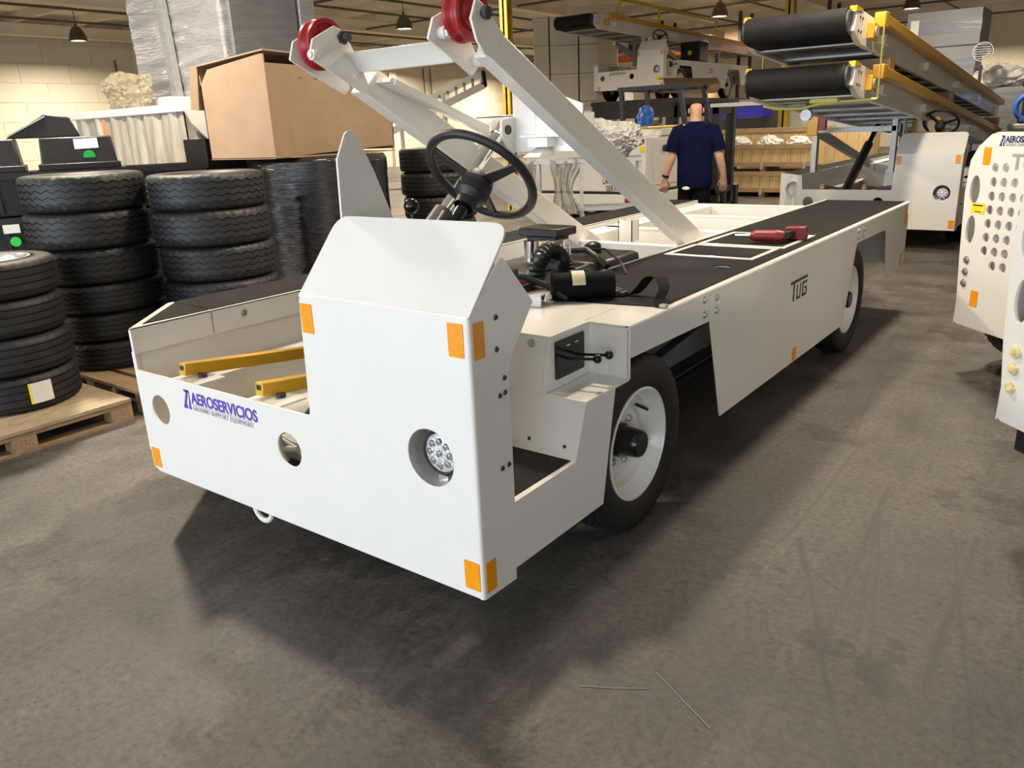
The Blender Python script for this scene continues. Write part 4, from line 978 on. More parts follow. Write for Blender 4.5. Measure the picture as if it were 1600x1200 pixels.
# ------------------------------------------------------------------ middle background
# steel cart with film bundle
def atr(cx, cy, rz): return (cx, cy, 0), rz
t = thing('steel_cart', 'galvanised steel cart frame behind the left platform of the near loader', 'cart', (-3.40, 6.12, 0), math.atan2(.57, .90))
for x in (-.52, -.05, .58):
    for y in (-.2, .25): part('leg', MB().box(x-.018, x+.018, y-.018, y+.018, 0, 1.22), 'galv', t)
part('top_rail', MB().box(-.56, .62, -.225, -.19, 1.21, 1.25).box(-.56, .62, .24, .275, 1.21, 1.25), 'galv', t)
part('tray', MB().box(-.55, .60, -.19, .24, 1.215, 1.228), 'galv', t)
part('lower_shelf', MB().box(-.55, .60, -.2, .25, .70, .73), 'galv', t)
part('bottom_shelf', MB().box(-.55, .60, -.2, .25, .22, .25), 'galv', t)
o = crumple('film_bundle', (-3.24, 6.24, 1.43), .22, 'grey_bag', None, 5, .25, (1.75, 1.2, .85), seed=5, freq=1.6); tag(o, 'grey bundle of crumpled film lying on the steel cart', 'plastic film')
def hang(cx, cy, w, z0, z1, ph):
    def fn(u, v):
        k = w*(1-.45*math.sin(PI*v)**2); s = (u-.5)*k; f = .03*math.sin(u*19+ph+v*4)+.02*math.sin(u*41+ph)
        return (cx+s*.845+f*.535+.03*math.sin(v*5+ph), cy+s*.535-f*.845, z0+(z1-z0)*v+.02*math.sin(u*9+ph))
    return MB().grid(fn, 40, 24)
for cx, cy, w, z0, ph, lab in ((-3.80, 5.62, .22, .72, .4, 'narrow strip of clear film hanging from the left end of the steel cart'), (-3.47, 5.82, .36, .66, 2.0, 'wide sheet of clear film hanging from the steel cart near its middle leg')):
    o = part('hanging_film', hang(cx, cy, w, z0, 1.24, ph), 'clear_wrap', None, angle=60); tag(o, lab, 'plastic film')
# lavatory service truck
t = thing('lavatory_truck', 'white lavatory service truck body behind the lift frame', 'truck', (0, 0, 0))
part('tank_body', MB().box(-6.3, -4.2, 9.05, 10.5, .62, 1.40), 'white_plain', t, bevel=.02)
fp_ = part('sill', MB().box(-6.32, -4.19, 9.03, 10.52, .42, .585), 'white_plain', t, bevel=.01)
part('sill_gap', MB().box(-6.29, -4.21, 9.06, 10.49, .585, .62), 'black_paint', t)
text('sign_text', 'LAVATORY', .112, FRONT(9.049) @ Matrix.Translation((-4.915, .735, .001)), 'black_print', t, sx=.72, bold=.002)
text('sign_text', 'SERVICE', .112, FRONT(9.049) @ Matrix.Translation((-4.855, .632, .001)), 'black_print', t, sx=.72, bold=.002)
part('marker', MB().box(-4.52, -4.25, 9.02, 9.03, .46, .53), 'red_paint', t, 'red marker strip')
part('cabinet', MB().box(-4.95, -4.18, 9.5, 10.5, 1.40, 1.50), 'white_plain', t, bevel=.01)
part('rear_door', MB().box(-4.2, -4.19, 9.3, 10.4, .70, 1.36), 'white_plain', t, bevel=.004)
part('door_handle', MB().cyl((-4.19, 9.62, 1.22), (-4.165, 9.62, 1.22), .05, n=16), 'black_plastic', t)
part('rail', MB().tube([(-4.45, 9.12, 1.40), (-4.45, 9.12, 1.52), (-4.22, 9.12, 1.52), (-4.22, 10.4, 1.52), (-4.22, 10.4, 1.50)], .022, 8), 'safety_yellow', t, 'yellow hand rail')
part('marker', MB().box(-4.44, -4.22, 9.035, 9.05, 1.31, 1.37), 'red_paint', t, 'red marker strip'); part('sticker', MB().box(-4.28, -4.215, 9.036, 9.05, 1.19, 1.27), 'sticker_yellow', t)
for x in (-5.9, -4.6):
    o = bpy.data.objects.new('tire', TIRE); COL.objects.link(o); o.parent = t; o.matrix_local = Matrix.Translation((x, 9.3, .385)) @ Matrix.Rotation(PI/2, 4, 'X')
    o = bpy.data.objects.new('tire', TIRE); COL.objects.link(o); o.parent = t; o.matrix_local = Matrix.Translation((x, 10.3, .385)) @ Matrix.Rotation(PI/2, 4, 'X')
o = crumple('blue_bag', (-4.55, 9.7, 1.66), .14, 'blue', None, 4, .25, (.8, .8, 1.15), seed=3); tag(o, 'blue bag standing on the lavatory truck', 'bag')
# strapped white foam boxes
random.seed(11); rzb = math.atan2(.55, .84)
for k in range(6):
    t = thing('foam_box', '%s box in the strapped stack of white boxes by the yellow column' % ['lowest', 'second lowest', 'third lowest', 'third highest', 'second highest', 'highest'][k], 'box', (-11.75, 18.65, k*.738), rzb, 'strapped white boxes')
    j = random.uniform(-.03, .03)
    part('carton', MB().box(-.88+j, .88+j, -.5, .5, 0, .70), 'foam_white', t, bevel=.03); part('lid', MB().box(-.90+j, .90+j, -.52, .52, .63, .736), 'foam_white', t, bevel=.02)
    for x in (-.45, .35): part('strap', MB().box(x-.016, x+.016, -.527, -.518, 0, .736), 'dark_strap_shade', t)
for k in range(6):
    t = thing('foam_box', '%s box of the taller white stack behind the strapped boxes' % ['lowest', 'second lowest', 'third lowest', 'third highest', 'second highest', 'highest'][k], 'box', (-12.3, 20.6, k*.82), rzb, 'tall white boxes')
    part('carton', MB().box(-.5, .95, -.4, .4, 0, .79), 'foam_white', t, bevel=.02); part('lid', MB().box(-.515, .965, -.415, .415, .72, .818), 'foam_white', t, bevel=.015)
# forklift
t = thing('forklift', 'black forklift parked behind the man with its mast to the right', 'forklift', (0, 0, 0))
part('counterweight', MB().prism([(-6.0, .35), (-5.75, .25), (-4.35, .25), (-4.30, .9), (-4.9, 1.0), (-5.2, 1.15), (-5.95, 1.10)], 1, 11.0, 12.0), 'black_paint', t, bevel=.03)
for x, x2 in ((-5.62, -5.70), (-4.40, -4.62)):
    for y in (11.02, 11.96): part('guard_post', MB().bar((x, y, .9), (x2, y, 2.12), .07, .07, (0, 1, 0)), 'blue_post', t)
for y in (10.98, 11.95): part('guard_rail', MB().box(-5.75, -4.55, y, y+.07, 2.10, 2.17), 'blue_post', t)
for k in range(6): part('guard_bar', MB().box(-5.7+k*.21, -5.66+k*.21, 11.05, 11.95, 2.12, 2.16), 'blue_post', t)
for y in (11.15, 11.75): part('mast_upright', MB().box(-4.12, -3.98, y, y+.10, .06, 1.78), 'black_paint', t)
part('mast_tie', MB().box(-4.10, -4.0, 11.15, 11.85, 1.68, 1.78).box(-4.10, -4.0, 11.15, 11.85, .4, .5), 'black_paint', t)
part('carriage', MB().box(-3.97, -3.92, 11.05, 11.95, .15, .25).box(-3.97, -3.92, 11.05, 11.95, .45, .53), 'black_paint', t)
for y in (11.2, 11.7): part('fork', MB().box(-3.92, -2.98, y, y+.1, .06, .10).box(-3.92, -3.87, y, y+.1, .06, .53), 'black_paint', t)
part('seat', MB().box(-5.2, -4.8, 11.3, 11.7, 1.02, 1.12).box(-5.3, -5.2, 11.3, 11.7, 1.12, 1.55), 'black_plastic', t, bevel=.03)
for x in (-5.6, -4.4):
    for y in (11.05, 11.92):
        o = bpy.data.objects.new('tire', TIRE_RIB); COL.objects.link(o); o.parent = t; o.matrix_local = Matrix.Translation((x, y, .29)) @ Matrix.Rotation(PI/2, 4, 'X') @ Matrix.Scale(.78, 4)
# timber crates
def crate(x0, x1, y0, y1, z0, z1, lab, n=10, brace=True):
    t = thing('timber_crate', lab, 'crate', (x0, y0, z0), group='timber crates'); w, d, h = x1-x0, y1-y0, z1-z0
    pw = w/n; me = MB().box(.004, pw-.004, 0, .02, .0, h).mesh('plank'); me.materials.append(MATS['crate_wood'])
    for k in range(n):
        link('plank', me, None, t, M=Matrix.Translation((k*pw, 0, 0))); link('plank', me, None, t, M=Matrix.Translation((k*pw, d-.02, 0)))
    m2 = MB().box(0, .02, .0, .15, 0, h).mesh('plank'); m2.materials.append(MATS['crate_wood'])
    q = max(2, int(d/.155))
    for k in range(q):
        for xx in (0, w-.02): link('plank', m2, None, t, M=Matrix.Translation((xx, .02+k*(d-.19)/(q-1), 0)))
    part('batten', MB().box(-.01, w+.01, -.022, 0, h-.09, h), 'wood', t); part('batten', MB().box(-.01, w+.01, -.022, 0, 0, .09), 'wood', t)
    part('floor_board', MB().box(.02, w-.02, .02, d-.02, .0, .03), 'crate_wood', t)
    for xx in (.05, w/2, w-.15): part('skid', MB().box(xx, xx+.1, 0, d, -.10, 0), 'wood', t)
    for xx in (.06, w/2, w-.14): part('clip', MB().box(xx, xx+.06, -.035, -.02, -.06, .08), 'galv', t)
    return t
crate(-5.75, -3.72, 15.2, 16.1, .10, .52, 'lower of the two low timber crates in front of the tall crate')
crate(-5.75, -3.72, 15.2, 16.1, .62, 1.06, 'upper low timber crate full of plastic bags', 10)
crate(-6.1, -2.9, 16.35, 17.2, .10, 1.36, 'tall long timber crate behind the low crates', 14)
for k, (x, s) in enumerate(((-5.35, .23), (-4.72, .25), (-4.12, .22))):
    o = crumple('packing_bag', (x, 15.6, 1.06), s, 'white_crumple', None, 4, .3, (.95, .9, .6), seed=20+k)
    tag(o, 'white crumpled packing bag in the upper crate, %s of three' % ['leftmost', 'middle', 'rightmost'][k], 'plastic bag', 'packing bags')
# tarp-covered load
t = thing('tarp_covered_load', 'tall load under a hanging white tarp behind the timber crates', 'covered load', (0, 0, 0))
def tp(u, v):
    per = [(-6.6, 19.4), (-6.6, 18.6), (-3.6, 18.6), (-3.6, 19.4)]
    L_ = [.8, 3.0, .8]; s = u*4.6
    if s < .8: x, y = -6.6, 19.4-s
    elif s < 3.8: x, y = -6.6+(s-.8), 18.6
    else: x, y = -3.6, 18.6+(s-3.8)
    a = (.05*math.sin(s*9)+.03*math.sin(s*21+v*2))*(1-v)
    return (x+(a if s < .8 or s > 3.8 else 0), y-(a if .8 <= s <= 3.8 else 0), .02+2.0*v)
part('tarp_sheet', MB().grid(tp, 120, 10), 'tarp', t, angle=60)
part('tarp_top', MB().box(-6.6, -3.6, 18.6, 19.4, 2.0, 2.03), 'tarp', t)
# pallet rack
t = thing('pallet_rack', 'orange-beamed pallet rack with dark uprights far behind the forklift', 'rack', (-15, 25.5, 0))
for x in (0, 2.8, 5.6, 8.4):
    for y in (0, 1.0): part('upright', MB().box(x-.05, x+.05, y-.04, y+.04, 0, 4.9), 'blue_post', t)
for z in (.9, 2.0, 3.75):
    for k in range(3):
        for y in (-.05, 1.0): part('beam', MB().box(.05+2.8*k, 2.75+2.8*k, y, y+.05, z, z+.14), 'orange', t)
    part('shelf_deck', MB().box(0, 8.4, 0, 1.0, z+.14, z+.16), 'galv', t)
random.seed(5)
for k in range(12):
    z = (1.06, 2.16, 3.91)[k % 3]; x = -14.8+.6*k
    t2 = thing('stored_carton', '%s carton on the %s shelf of the orange rack' % (['brown', 'white', 'dark', 'tan'][k % 4], ['lower', 'middle', 'upper'][k % 3]), 'carton', (x, 25.65, z), group='cartons on the rack')
    h = random.uniform(.3, .6)
    part('body', MB().box(0, .5, 0, .6, 0, h), ['cardboard', 'white_plain', 'black_paint', 'crate_wood'][k % 4], t2, bevel=.01); part('tape', MB().box(.23, .28, -.002, .602, h-.0, h+.002), 'label_white', t2)
t = thing('blue_bin', 'royal blue bin behind the man to the right of his head', 'bin', (-6.3, 17.6, 0))
part('body', MB().box(-.5, .8, -.3, .3, 1.60, 1.86), 'royal', t, bevel=.01); part('white_lid', MB().box(-.5, .8, -.3, .3, 1.865, 1.95), 'white_plain', t); part('stand', MB().box(-.45, .75, -.25, .25, 0, 1.59), 'black_paint', t)
# climbing conveyor far back
t = thing('mobile_conveyor', 'small white climbing conveyor before the far left wall', 'conveyor', (0, 0, 0))
A = Vector((-16.6, 16.2, 1.75)); B = Vector((-14.25, 18.0, 3.0)); sd = Vector((.28, -.3, -.36))
for s in (-.5, .5): part('side_rail', MB().bar(A+sd*s, B+sd*s, .06, .2), 'white_plain', t)
for k in range(9):
    p = A.lerp(B, .3+k*.085); part('slat', MB().bar(p-sd*.5, p+sd*.5, .08, .03), 'galv', t)
part('end_roller', MB().cyl(B-sd*.5, B+sd*.5, .1, n=14), 'belt', t)
for f in (.15, .6):
    p = A.lerp(B, f)
    for s in (-.5, .5): part('leg', MB().box(p.x+sd.x*s-.04, p.x+sd.x*s+.04, p.y+sd.y*s-.04, p.y+sd.y*s+.04, 0, p.z+sd.z*s), 'white_plain', t)
part('motor', MB().cyl(A.lerp(B, .42)-Vector((0, 0, .2)), A.lerp(B, .5)-Vector((0, 0, .2)), .1, n=12), 'orange', t)
# ------------------------------------------------------------------ conveyors
def conveyor(name, label, x0, x1, yf, zf, yb, zb, R=.115, hand=False, slats=14, group=None):
    """belt conveyor bed; (yf, zf) = axis of the front roller on the near side"""
    t = thing(name, label, 'conveyor', (0, 0, 0), group=group)
    d = Vector((0, yb-yf, zb-zf)).normalized(); up = Vector((1, 0, 0)).cross(d); ln = math.hypot(yb-yf, zb-zf)
    P0 = Vector((0, yf, zf))
    def P(x, s, h): return P0 + Vector((x, 0, 0)) + d*s + up*h
    # belt: round nose, top run and return run
    nose = [(-R*math.cos(a)+0, R*math.sin(a)) for a in [PI/2-PI*k/16 for k in range(17)]]
    prof = [(ln, R), (.0, R)] + [(-R*math.sin(b), R*math.cos(b)) for b in [PI*k/16 for k in range(17)]] + [(ln*.06, -R)]
    inner = [(ln, R-.012), (0, R-.012)] + [(-(R-.012)*math.sin(b), (R-.012)*math.cos(b)) for b in [PI*k/16 for k in range(17)]] + [(ln*.06, -R+.012)]
    loop = prof+inner[::-1]; n = len(loop)
    mb = MB(); vs = [P(x, s, h) for x in (x0+.05, x1-.05) for s, h in loop]
    m = len(prof)
    fs = [(i, i+1, n+i+1, n+i) for i in range(n-1)]+[(n-1, 0, n, 2*n-1)]
    fs += [(i, i+1, n-2-i, n-1-i) for i in range(m-1)]+[(n+i, n+n-1-i, n+n-2-i, n+i+1) for i in range(m-1)]
    mb.add(vs, fs); part('belt', mb, 'belt', t, 'black rubber belt')
    part('front_roller', MB().cyl(P(x0+.03, 0, 0), P(x1-.03, 0, 0), R-.014, n=20), 'dark_metal', t)
    for x in (x0, x1-.05):
        poly = [(.05, R*1.05), (.02, -R*.6), (.25, -R*1.25), (ln, -R*1.0), (ln, R*1.05)]
        vs = [P(xx, s, h) for xx in (x, x+.05) for s, h in poly]; k = len(poly)
        f = part('side_frame', MB().add(vs, [tuple(range(k))[::-1], tuple(range(k, 2*k))]+[(i, (i+1) % k, k+(i+1) % k, k+i) for i in range(k)]), 'white_paint', t, bevel=.004)
        part('corner_guard', MB().hexa([P(x-.004, .0, R*.72), P(x+.054, .0, R*.72), P(x+.054, .22, R*1.02), P(x-.004, .22, R*1.02), P(x-.004, .02, R*1.14), P(x+.054, .02, R*1.14), P(x+.054, .22, R*1.14), P(x-.004, .22, R*1.14)]), 'yellow', f, 'yellow corner guard')
    f2 = f
    for s, h in ((.16, .06), (.24, .06), (.14, -.05), (.22, -.05)): put('screw', SCREW, f2, P(x1+.0005, s, h), (1, 0, 0), 1.6)
    part('lamp_block', MB().bar(P(x1+.03, .42, -.01), P(x1+.03, .60, -.01), .06, .13), 'yellow', t, bevel=.006)
    part('lamp_lens', MB().cyl(P(x1+.06, .50, -.01), P(x1+.066, .50, -.01), .045, n=18), 'lens', t)
    part('rail', MB().bar(P(x1+.05, .75, R*1.0), P(x1+.05, ln*.985, R*1.0), .09, .085), 'yellow', t, 'yellow side rail', bevel=.006)
    part('rail_end', MB().bar(P(x1+.05, .62, R*.9), P(x1+.05, .75, R*1.0), .10, .13), 'yellow', t, bevel=.008)
    for s in (.9, 3.0, 5.1, 7.0):
        if s < ln: part('rail_bracket', MB().bar(P(x1+.02, s, -.02), P(x1+.02, s+.22, -.02), .06, .08), 'white_paint', t, bevel=.004)
    part('under_sheet', MB().add([P(x0+.05, .35, -R*.95), P(x1-.05, .35, -R*.95), P(x1-.05, ln, -R*.9), P(x0+.05, ln, -R*.9)], [(0, 1, 2, 3)]), 'black_paint', t)
    for k in range(slats):
        s = .4+k*(ln-.6)/slats; part('slat', MB().bar(P(x0+.03, s, -R*1.02), P(x1-.03, s, -R*1.02), .16, .02, up), 'galv', t)
    if hand:
        for s in (3.2, 6.8): part('hand_post', MB().bar(P(x1, s, R), P(x1, s, R+.42), .05, .05, (0, 1, 0)), 'safety_yellow', t)
        part('hand_rail', MB().bar(P(x1, 1.3, R+.44), P(x1, 6.85, R+.44), .055, .06), 'safety_yellow', t, 'yellow hand rail')
        part('hand_post', MB().bar(P(x1, 1.3, R+.44), P(x1, .9, R), .05, .05, (0, 1, 0)), 'safety_yellow', t)
    return t, P
CX0, CX1 = -1.60, -.64
c2t, P2 = conveyor('belt_conveyor', 'lower conveyor of the stacked pair, carried by the loader behind', CX0, CX1, 6.02, 1.90, 16.0, 1.06)
c1t, P1 = conveyor('belt_conveyor', 'upper conveyor of the stacked pair, resting on timber blocks', CX0, CX1, 5.92, 2.325, 15.9, 1.545)
for s, lab in ((1.1, 'front timber block between the two stacked conveyors'), (4.6, 'middle timber block between the two stacked conveyors'), (9.6, 'rear timber block between the two stacked conveyors')):
    a = P2(0, s, .115); b = P1(0, s+.1, -.115*1.15)
    o = part('timber_block', MB().box(CX0+.02, CX1+.06, a.y-.10, a.y+.10, a.z+.012, b.z-.012), 'wood', None, bevel=.005); tag(o, lab, 'timber block', 'timber spacers')
t = thing('ratchet_strap', 'yellow ratchet strap tied round the front of both stacked conveyors', 'strap')
sy = 6.50
part('strap_band', MB().box(CX1+.10, CX1+.104, sy-.02, sy+.02, 1.72, 2.43).box(CX0-.01, CX1+.104, sy-.02, sy+.02, 1.715, 1.719).box(CX0-.01, CX0-.006, sy-.02, sy+.02, 1.719, 2.43), 'strap_yellow', t)
part('loose_tail', MB().tube([(CX1+.1, sy, 1.717), (-1.0, sy-.05, 1.70), (-1.2, sy-.08, 1.66), (-1.45, sy-.05, 1.67), (-1.58, sy, 1.70)], .012, 6), 'strap_yellow', t)
part('ratchet', MB().box(-1.12, -.86, sy-.09, sy-.02, 1.70, 1.745), 'strap_yellow', t, bevel=.01)

# ------------------------------------------------------------------ the loader behind
L2 = thing('belt_loader', 'white belt loader behind, facing the camera, carrying the stacked conveyors', 'belt loader', (-.13, 8.95, 0))
chassis(L2, main=False, left_column=True)
headlight(L2, -1.90, .70, .05, .12)
part('nose_column', MB().box(-2.02, -1.845, .10, .11, .262, .868), 'white_paint', L2)
part('guard_panel', MB().prism([(-.70, 1.12), (-.30, 1.12), (-.30, 1.38), (-.40, 1.52), (-.66, 1.56), (-.70, 1.4)], 1, .60, .61), 'yellow', L2, 'yellow guard panel')
q0 = Vector((-1.22, 1.2, 1.44)); q1 = Vector((-1.30, .10, .62))
cy = part('lift_cylinder', MB().cyl(q1, q1.lerp(q0, .72), .055, n=20), 'black_paint', L2, 'black lift cylinder'); part('rod', MB().cyl(q1.lerp(q0, .7), q0, .03, n=14), 'black_gloss', cy)
for x in (-1.36, -1.14): part('cylinder_lug', MB().box(x-.01, x+.01, 1.1, 1.24, 1.36, 1.54), 'white_paint', L2)
part('cross_tube', MB().box(-1.75, -.72, 1.2, 1.3, 1.40, 1.52), 'white_paint', L2)
for x in (-1.72, -.76): part('scissor_arm', MB().bar((x, .15, 1.42), (x, 3.2, .80), .06, .11), 'galv', L2)
for x in (-1.70, -.78): part('hanger', MB().box(x-.03, x+.03, .1, .2, .9, 1.56), 'galv', L2)
for z in (1.38, 1.52): part('cross_bar', MB().box(-1.72, -.76, .1, .16, z, z+.06), 'galv', L2)
part('tail_support', MB().box(-1.5, -1.42, 5.0, 5.1, .85, 1.10).box(-.82, -.74, 5.0, 5.1, .85, 1.10), 'galv', L2)
part('work_lamp', MB().cyl((-1.15, -2.1, 1.60), (-1.15, -2.02, 1.60), .055, n=18), 'lens', c2t, 'round work lamp')
part('work_lamp_mount', MB().box(-1.17, -1.13, -2.06, -2.0, 1.64, 1.72), 'dark_metal', c2t)
for nm in ('work_lamp', 'work_lamp_mount'): bpy.data.objects[nm].location = (-.13, 8.95, 0)
t = thing('amber_fitting', 'amber and maroon fitting hanging under the lower conveyor', 'fitting', (-1.70, 8.6, 1.36))
part('amber_plate', MB().box(-.10, .03, 0, .05, 0, .34), 'yellow', t, bevel=.01); part('maroon_box', MB().box(.03, .12, .01, .06, .06, .30), 'tool_red', t, bevel=.008)
part('hanger', MB().box(-.02, .0, .01, .03, .34, .46), 'galv', t)

# ------------------------------------------------------------------ raised loader in the far middle
L3 = thing('belt_loader', 'far white belt loader raised on a black stand with yellow-railed conveyor', 'belt loader', (-8.0, 17.2, 2.15))
chassis(L3, main=False, left_column=False)
fr3 = [o for o in L3.children if o.name.startswith('front_panel')][0]
logo(fr3, FRONT(-.0004), -1.512, .590, .079, 'navy_print', sx=.90)
part('sticker', MB().box(-.02, .10, -.004, -.001, .33, .42), 'sticker_yellow', L3).location = (-.25, 0, .07)
for o in [o for o in L3.children if o.name.startswith('sticker')]: o.location = (-.16, 0, .08)
for x in (-1.70, -.70): part('lift_arm', MB().bar((x, .6, 1.42), (x, 3.0, .82), .08, .12), 'white_paint', L3)
part('motor_box', MB().box(-.6, -.05, 2.2, 2.75, .91, 1.42), 'black_plastic', L3, 'black motor box', bevel=.02)
part('motor_lamp', MB().cyl((-.33, 2.195, 1.14), (-.33, 2.205, 1.14), .06, n=18), 'sticker_yellow', L3)
part('conveyor_post', MB().box(-1.6, -1.5, 1.4, 1.5, .88, 1.40).box(-.9, -.8, 1.4, 1.5, .88, 1.40).box(-1.6, -1.5, 5.2, 5.3, .88, 1.3).box(-.9, -.8, 5.2, 5.3, .88, 1.3), 'grey_paint', L3)
ct, PP = conveyor('belt_conveyor', 'conveyor with yellow hand rail on top of the raised far loader', -9.75, -8.72, 15.15, 3.84, 25.2, 3.60, R=.14, hand=True, slats=12)
t = thing('steel_stand', 'black steel stand carrying the raised far loader', 'stand', (0, 0, 0))
part('platform', MB().box(-10.3, -7.9, 17.6, 22.7, 2.04, 2.148), 'black_paint', t)
for y in (17.6, 22.5): part('cross_beam', MB().box(-10.25, -7.95, y, y+.15, 1.70, 2.04), 'black_paint', t)
for x in (-10.2, -8.05):
    for y in (17.62, 20, 22.5): part('leg', MB().box(x-.07, x+.07, y, y+.14, 0, 2.04), 'blue_post', t)
t = thing('kraft_paper', 'curled sheet of brown paper hanging below the raised far loader', 'paper', (-7.75, 17.3, 2.2))
part('sheet', MB().grid(lambda u, v: (-.35+1.5*u, -.15+.25*math.sin(PI*v), .02+.34*v+.04*math.cos(PI*u)), 12, 8), 'cardboard_shade_kraft', t, angle=60)

# ------------------------------------------------------------------ far right pile
random.seed(9)
for k in range(5):
    t = thing('grey_carton', '%s grey carton of the tall stack behind the stacked conveyors' % ['lowest', 'second lowest', 'middle', 'second highest', 'highest'][k], 'carton', (-2.1, 18.7, k*.71), .04*(k % 2), 'grey cartons in a tall stack')
    a = .70 if k > 3 else .64
    part('carton', MB().box(-a, a, -.6, .6, 0, .70), 'grey_carton', t, bevel=.012)
    part('film_band', MB().box(-a-.004, a+.004, -.604, .604, .25, .50), 'grey_film_plain', t)
    part('paper_label', MB().box(-a+.08, -a+.24, -.609, -.603, .2, .55), 'label_white', t)
o = crumple('wrapped_part', (-.98, 18.3, 2.2), .3, 'white_crumple', None, 4, .4, (1.5, .8, .7), seed=31); tag(o, 'white film-wrapped part on the pile right of the grey cartons', 'wrapped part')
t = thing('white_cabinet', 'pale cabinet carrying the film-wrapped part right of the grey cartons', 'cabinet', (-.9, 18.4, 0))
part('body', MB().box(-.48, .45, -.4, .4, 0, 1.98), 'grey_carton', t, bevel=.02); part('door', MB().box(-.42, .40, -.415, -.40, .1, 1.9), 'grey_film_plain', t)
t = thing('drum_fan', 'round floor fan on a pole beside the grey cartons', 'fan', (-1.22, 17.4, 0))
part('pole', MB().cyl((0, 0, .03), (0, 0, 2.4), .03, n=10), 'dark_metal', t); part('foot', MB().cyl((0, 0, 0), (0, 0, .03), .25, n=24), 'dark_metal', t)
part('drum', MB().lathe([(.17, -.10), (.18, .08), (.165, .08), (.155, -.10)], (0, 0, 2.64), (.15, -1, 0), 28, close=True), 'steel', t)
for k in range(7): part('grille_bar', MB().box(-.16*math.sqrt(max(.05, 1-((k-3)/3.4)**2)), .16*math.sqrt(max(.05, 1-((k-3)/3.4)**2)), -.10, -.09, 2.635+(k-3)*.043, 2.650+(k-3)*.043), 'grey_print', t)
part('motor', MB().cyl((0, -.05, 2.64), (0, .1, 2.64), .06, n=16), 'dark_metal', t)
t = thing('work_bench', 'grey steel bench at the right edge behind the holed tug', 'bench', (.55, 15.6, 0))
part('bench_top', MB().box(-.95, 1.2, -.4, .4, 1.22, 1.30), 'grey_paint', t, bevel=.01); part('apron', MB().box(-.93, 1.18, -.38, -.34, .9, 1.22), 'grey_paint', t)
for x in (-.88, 1.1):
    for y in (-.33, .33): part('leg', MB().box(x-.04, x+.04, y-.04, y+.04, 0, 1.22), 'grey_paint', t)
t = thing('hose_coil', 'coil of blue hose standing on the grey bench', 'hose', (-.12, 15.5, 1.30))
for k in range(4): part('loop', MB().tube([((.20+.012*k)*math.cos(a), -.08+.05*k, .28+(.20+.012*k)*math.sin(a)) for a in [2*PI*i/28 for i in range(28)]], .034, 10, closed=True), 'blue', t)
part('tie', MB().box(-.06, .06, -.13, .13, .01, .12), 'blue', t, bevel=.02)
for k in range(3):
    t = thing('slotted_crate', '%s of the black slotted crates at the right picture edge' % ['lowest', 'middle', 'top'][k], 'crate', (.2, 18.4, k*.69), group='black slotted crates')
    part('shell', MB().box(-.7, .8, -.4, .4, 0, .66), 'black_plastic', t, bevel=.02); part('rim', MB().box(-.73, .83, -.43, .43, .60, .685), 'black_plastic', t, bevel=.01)
    for x in (-.55, -.2, .15, .5): part('slot_mark', MB().box(x-.03, x+.03, -.436, -.43, .615, .675).box(x-.09, x+.09, -.4365, -.43, .637, .655), 'strap_yellow', t)

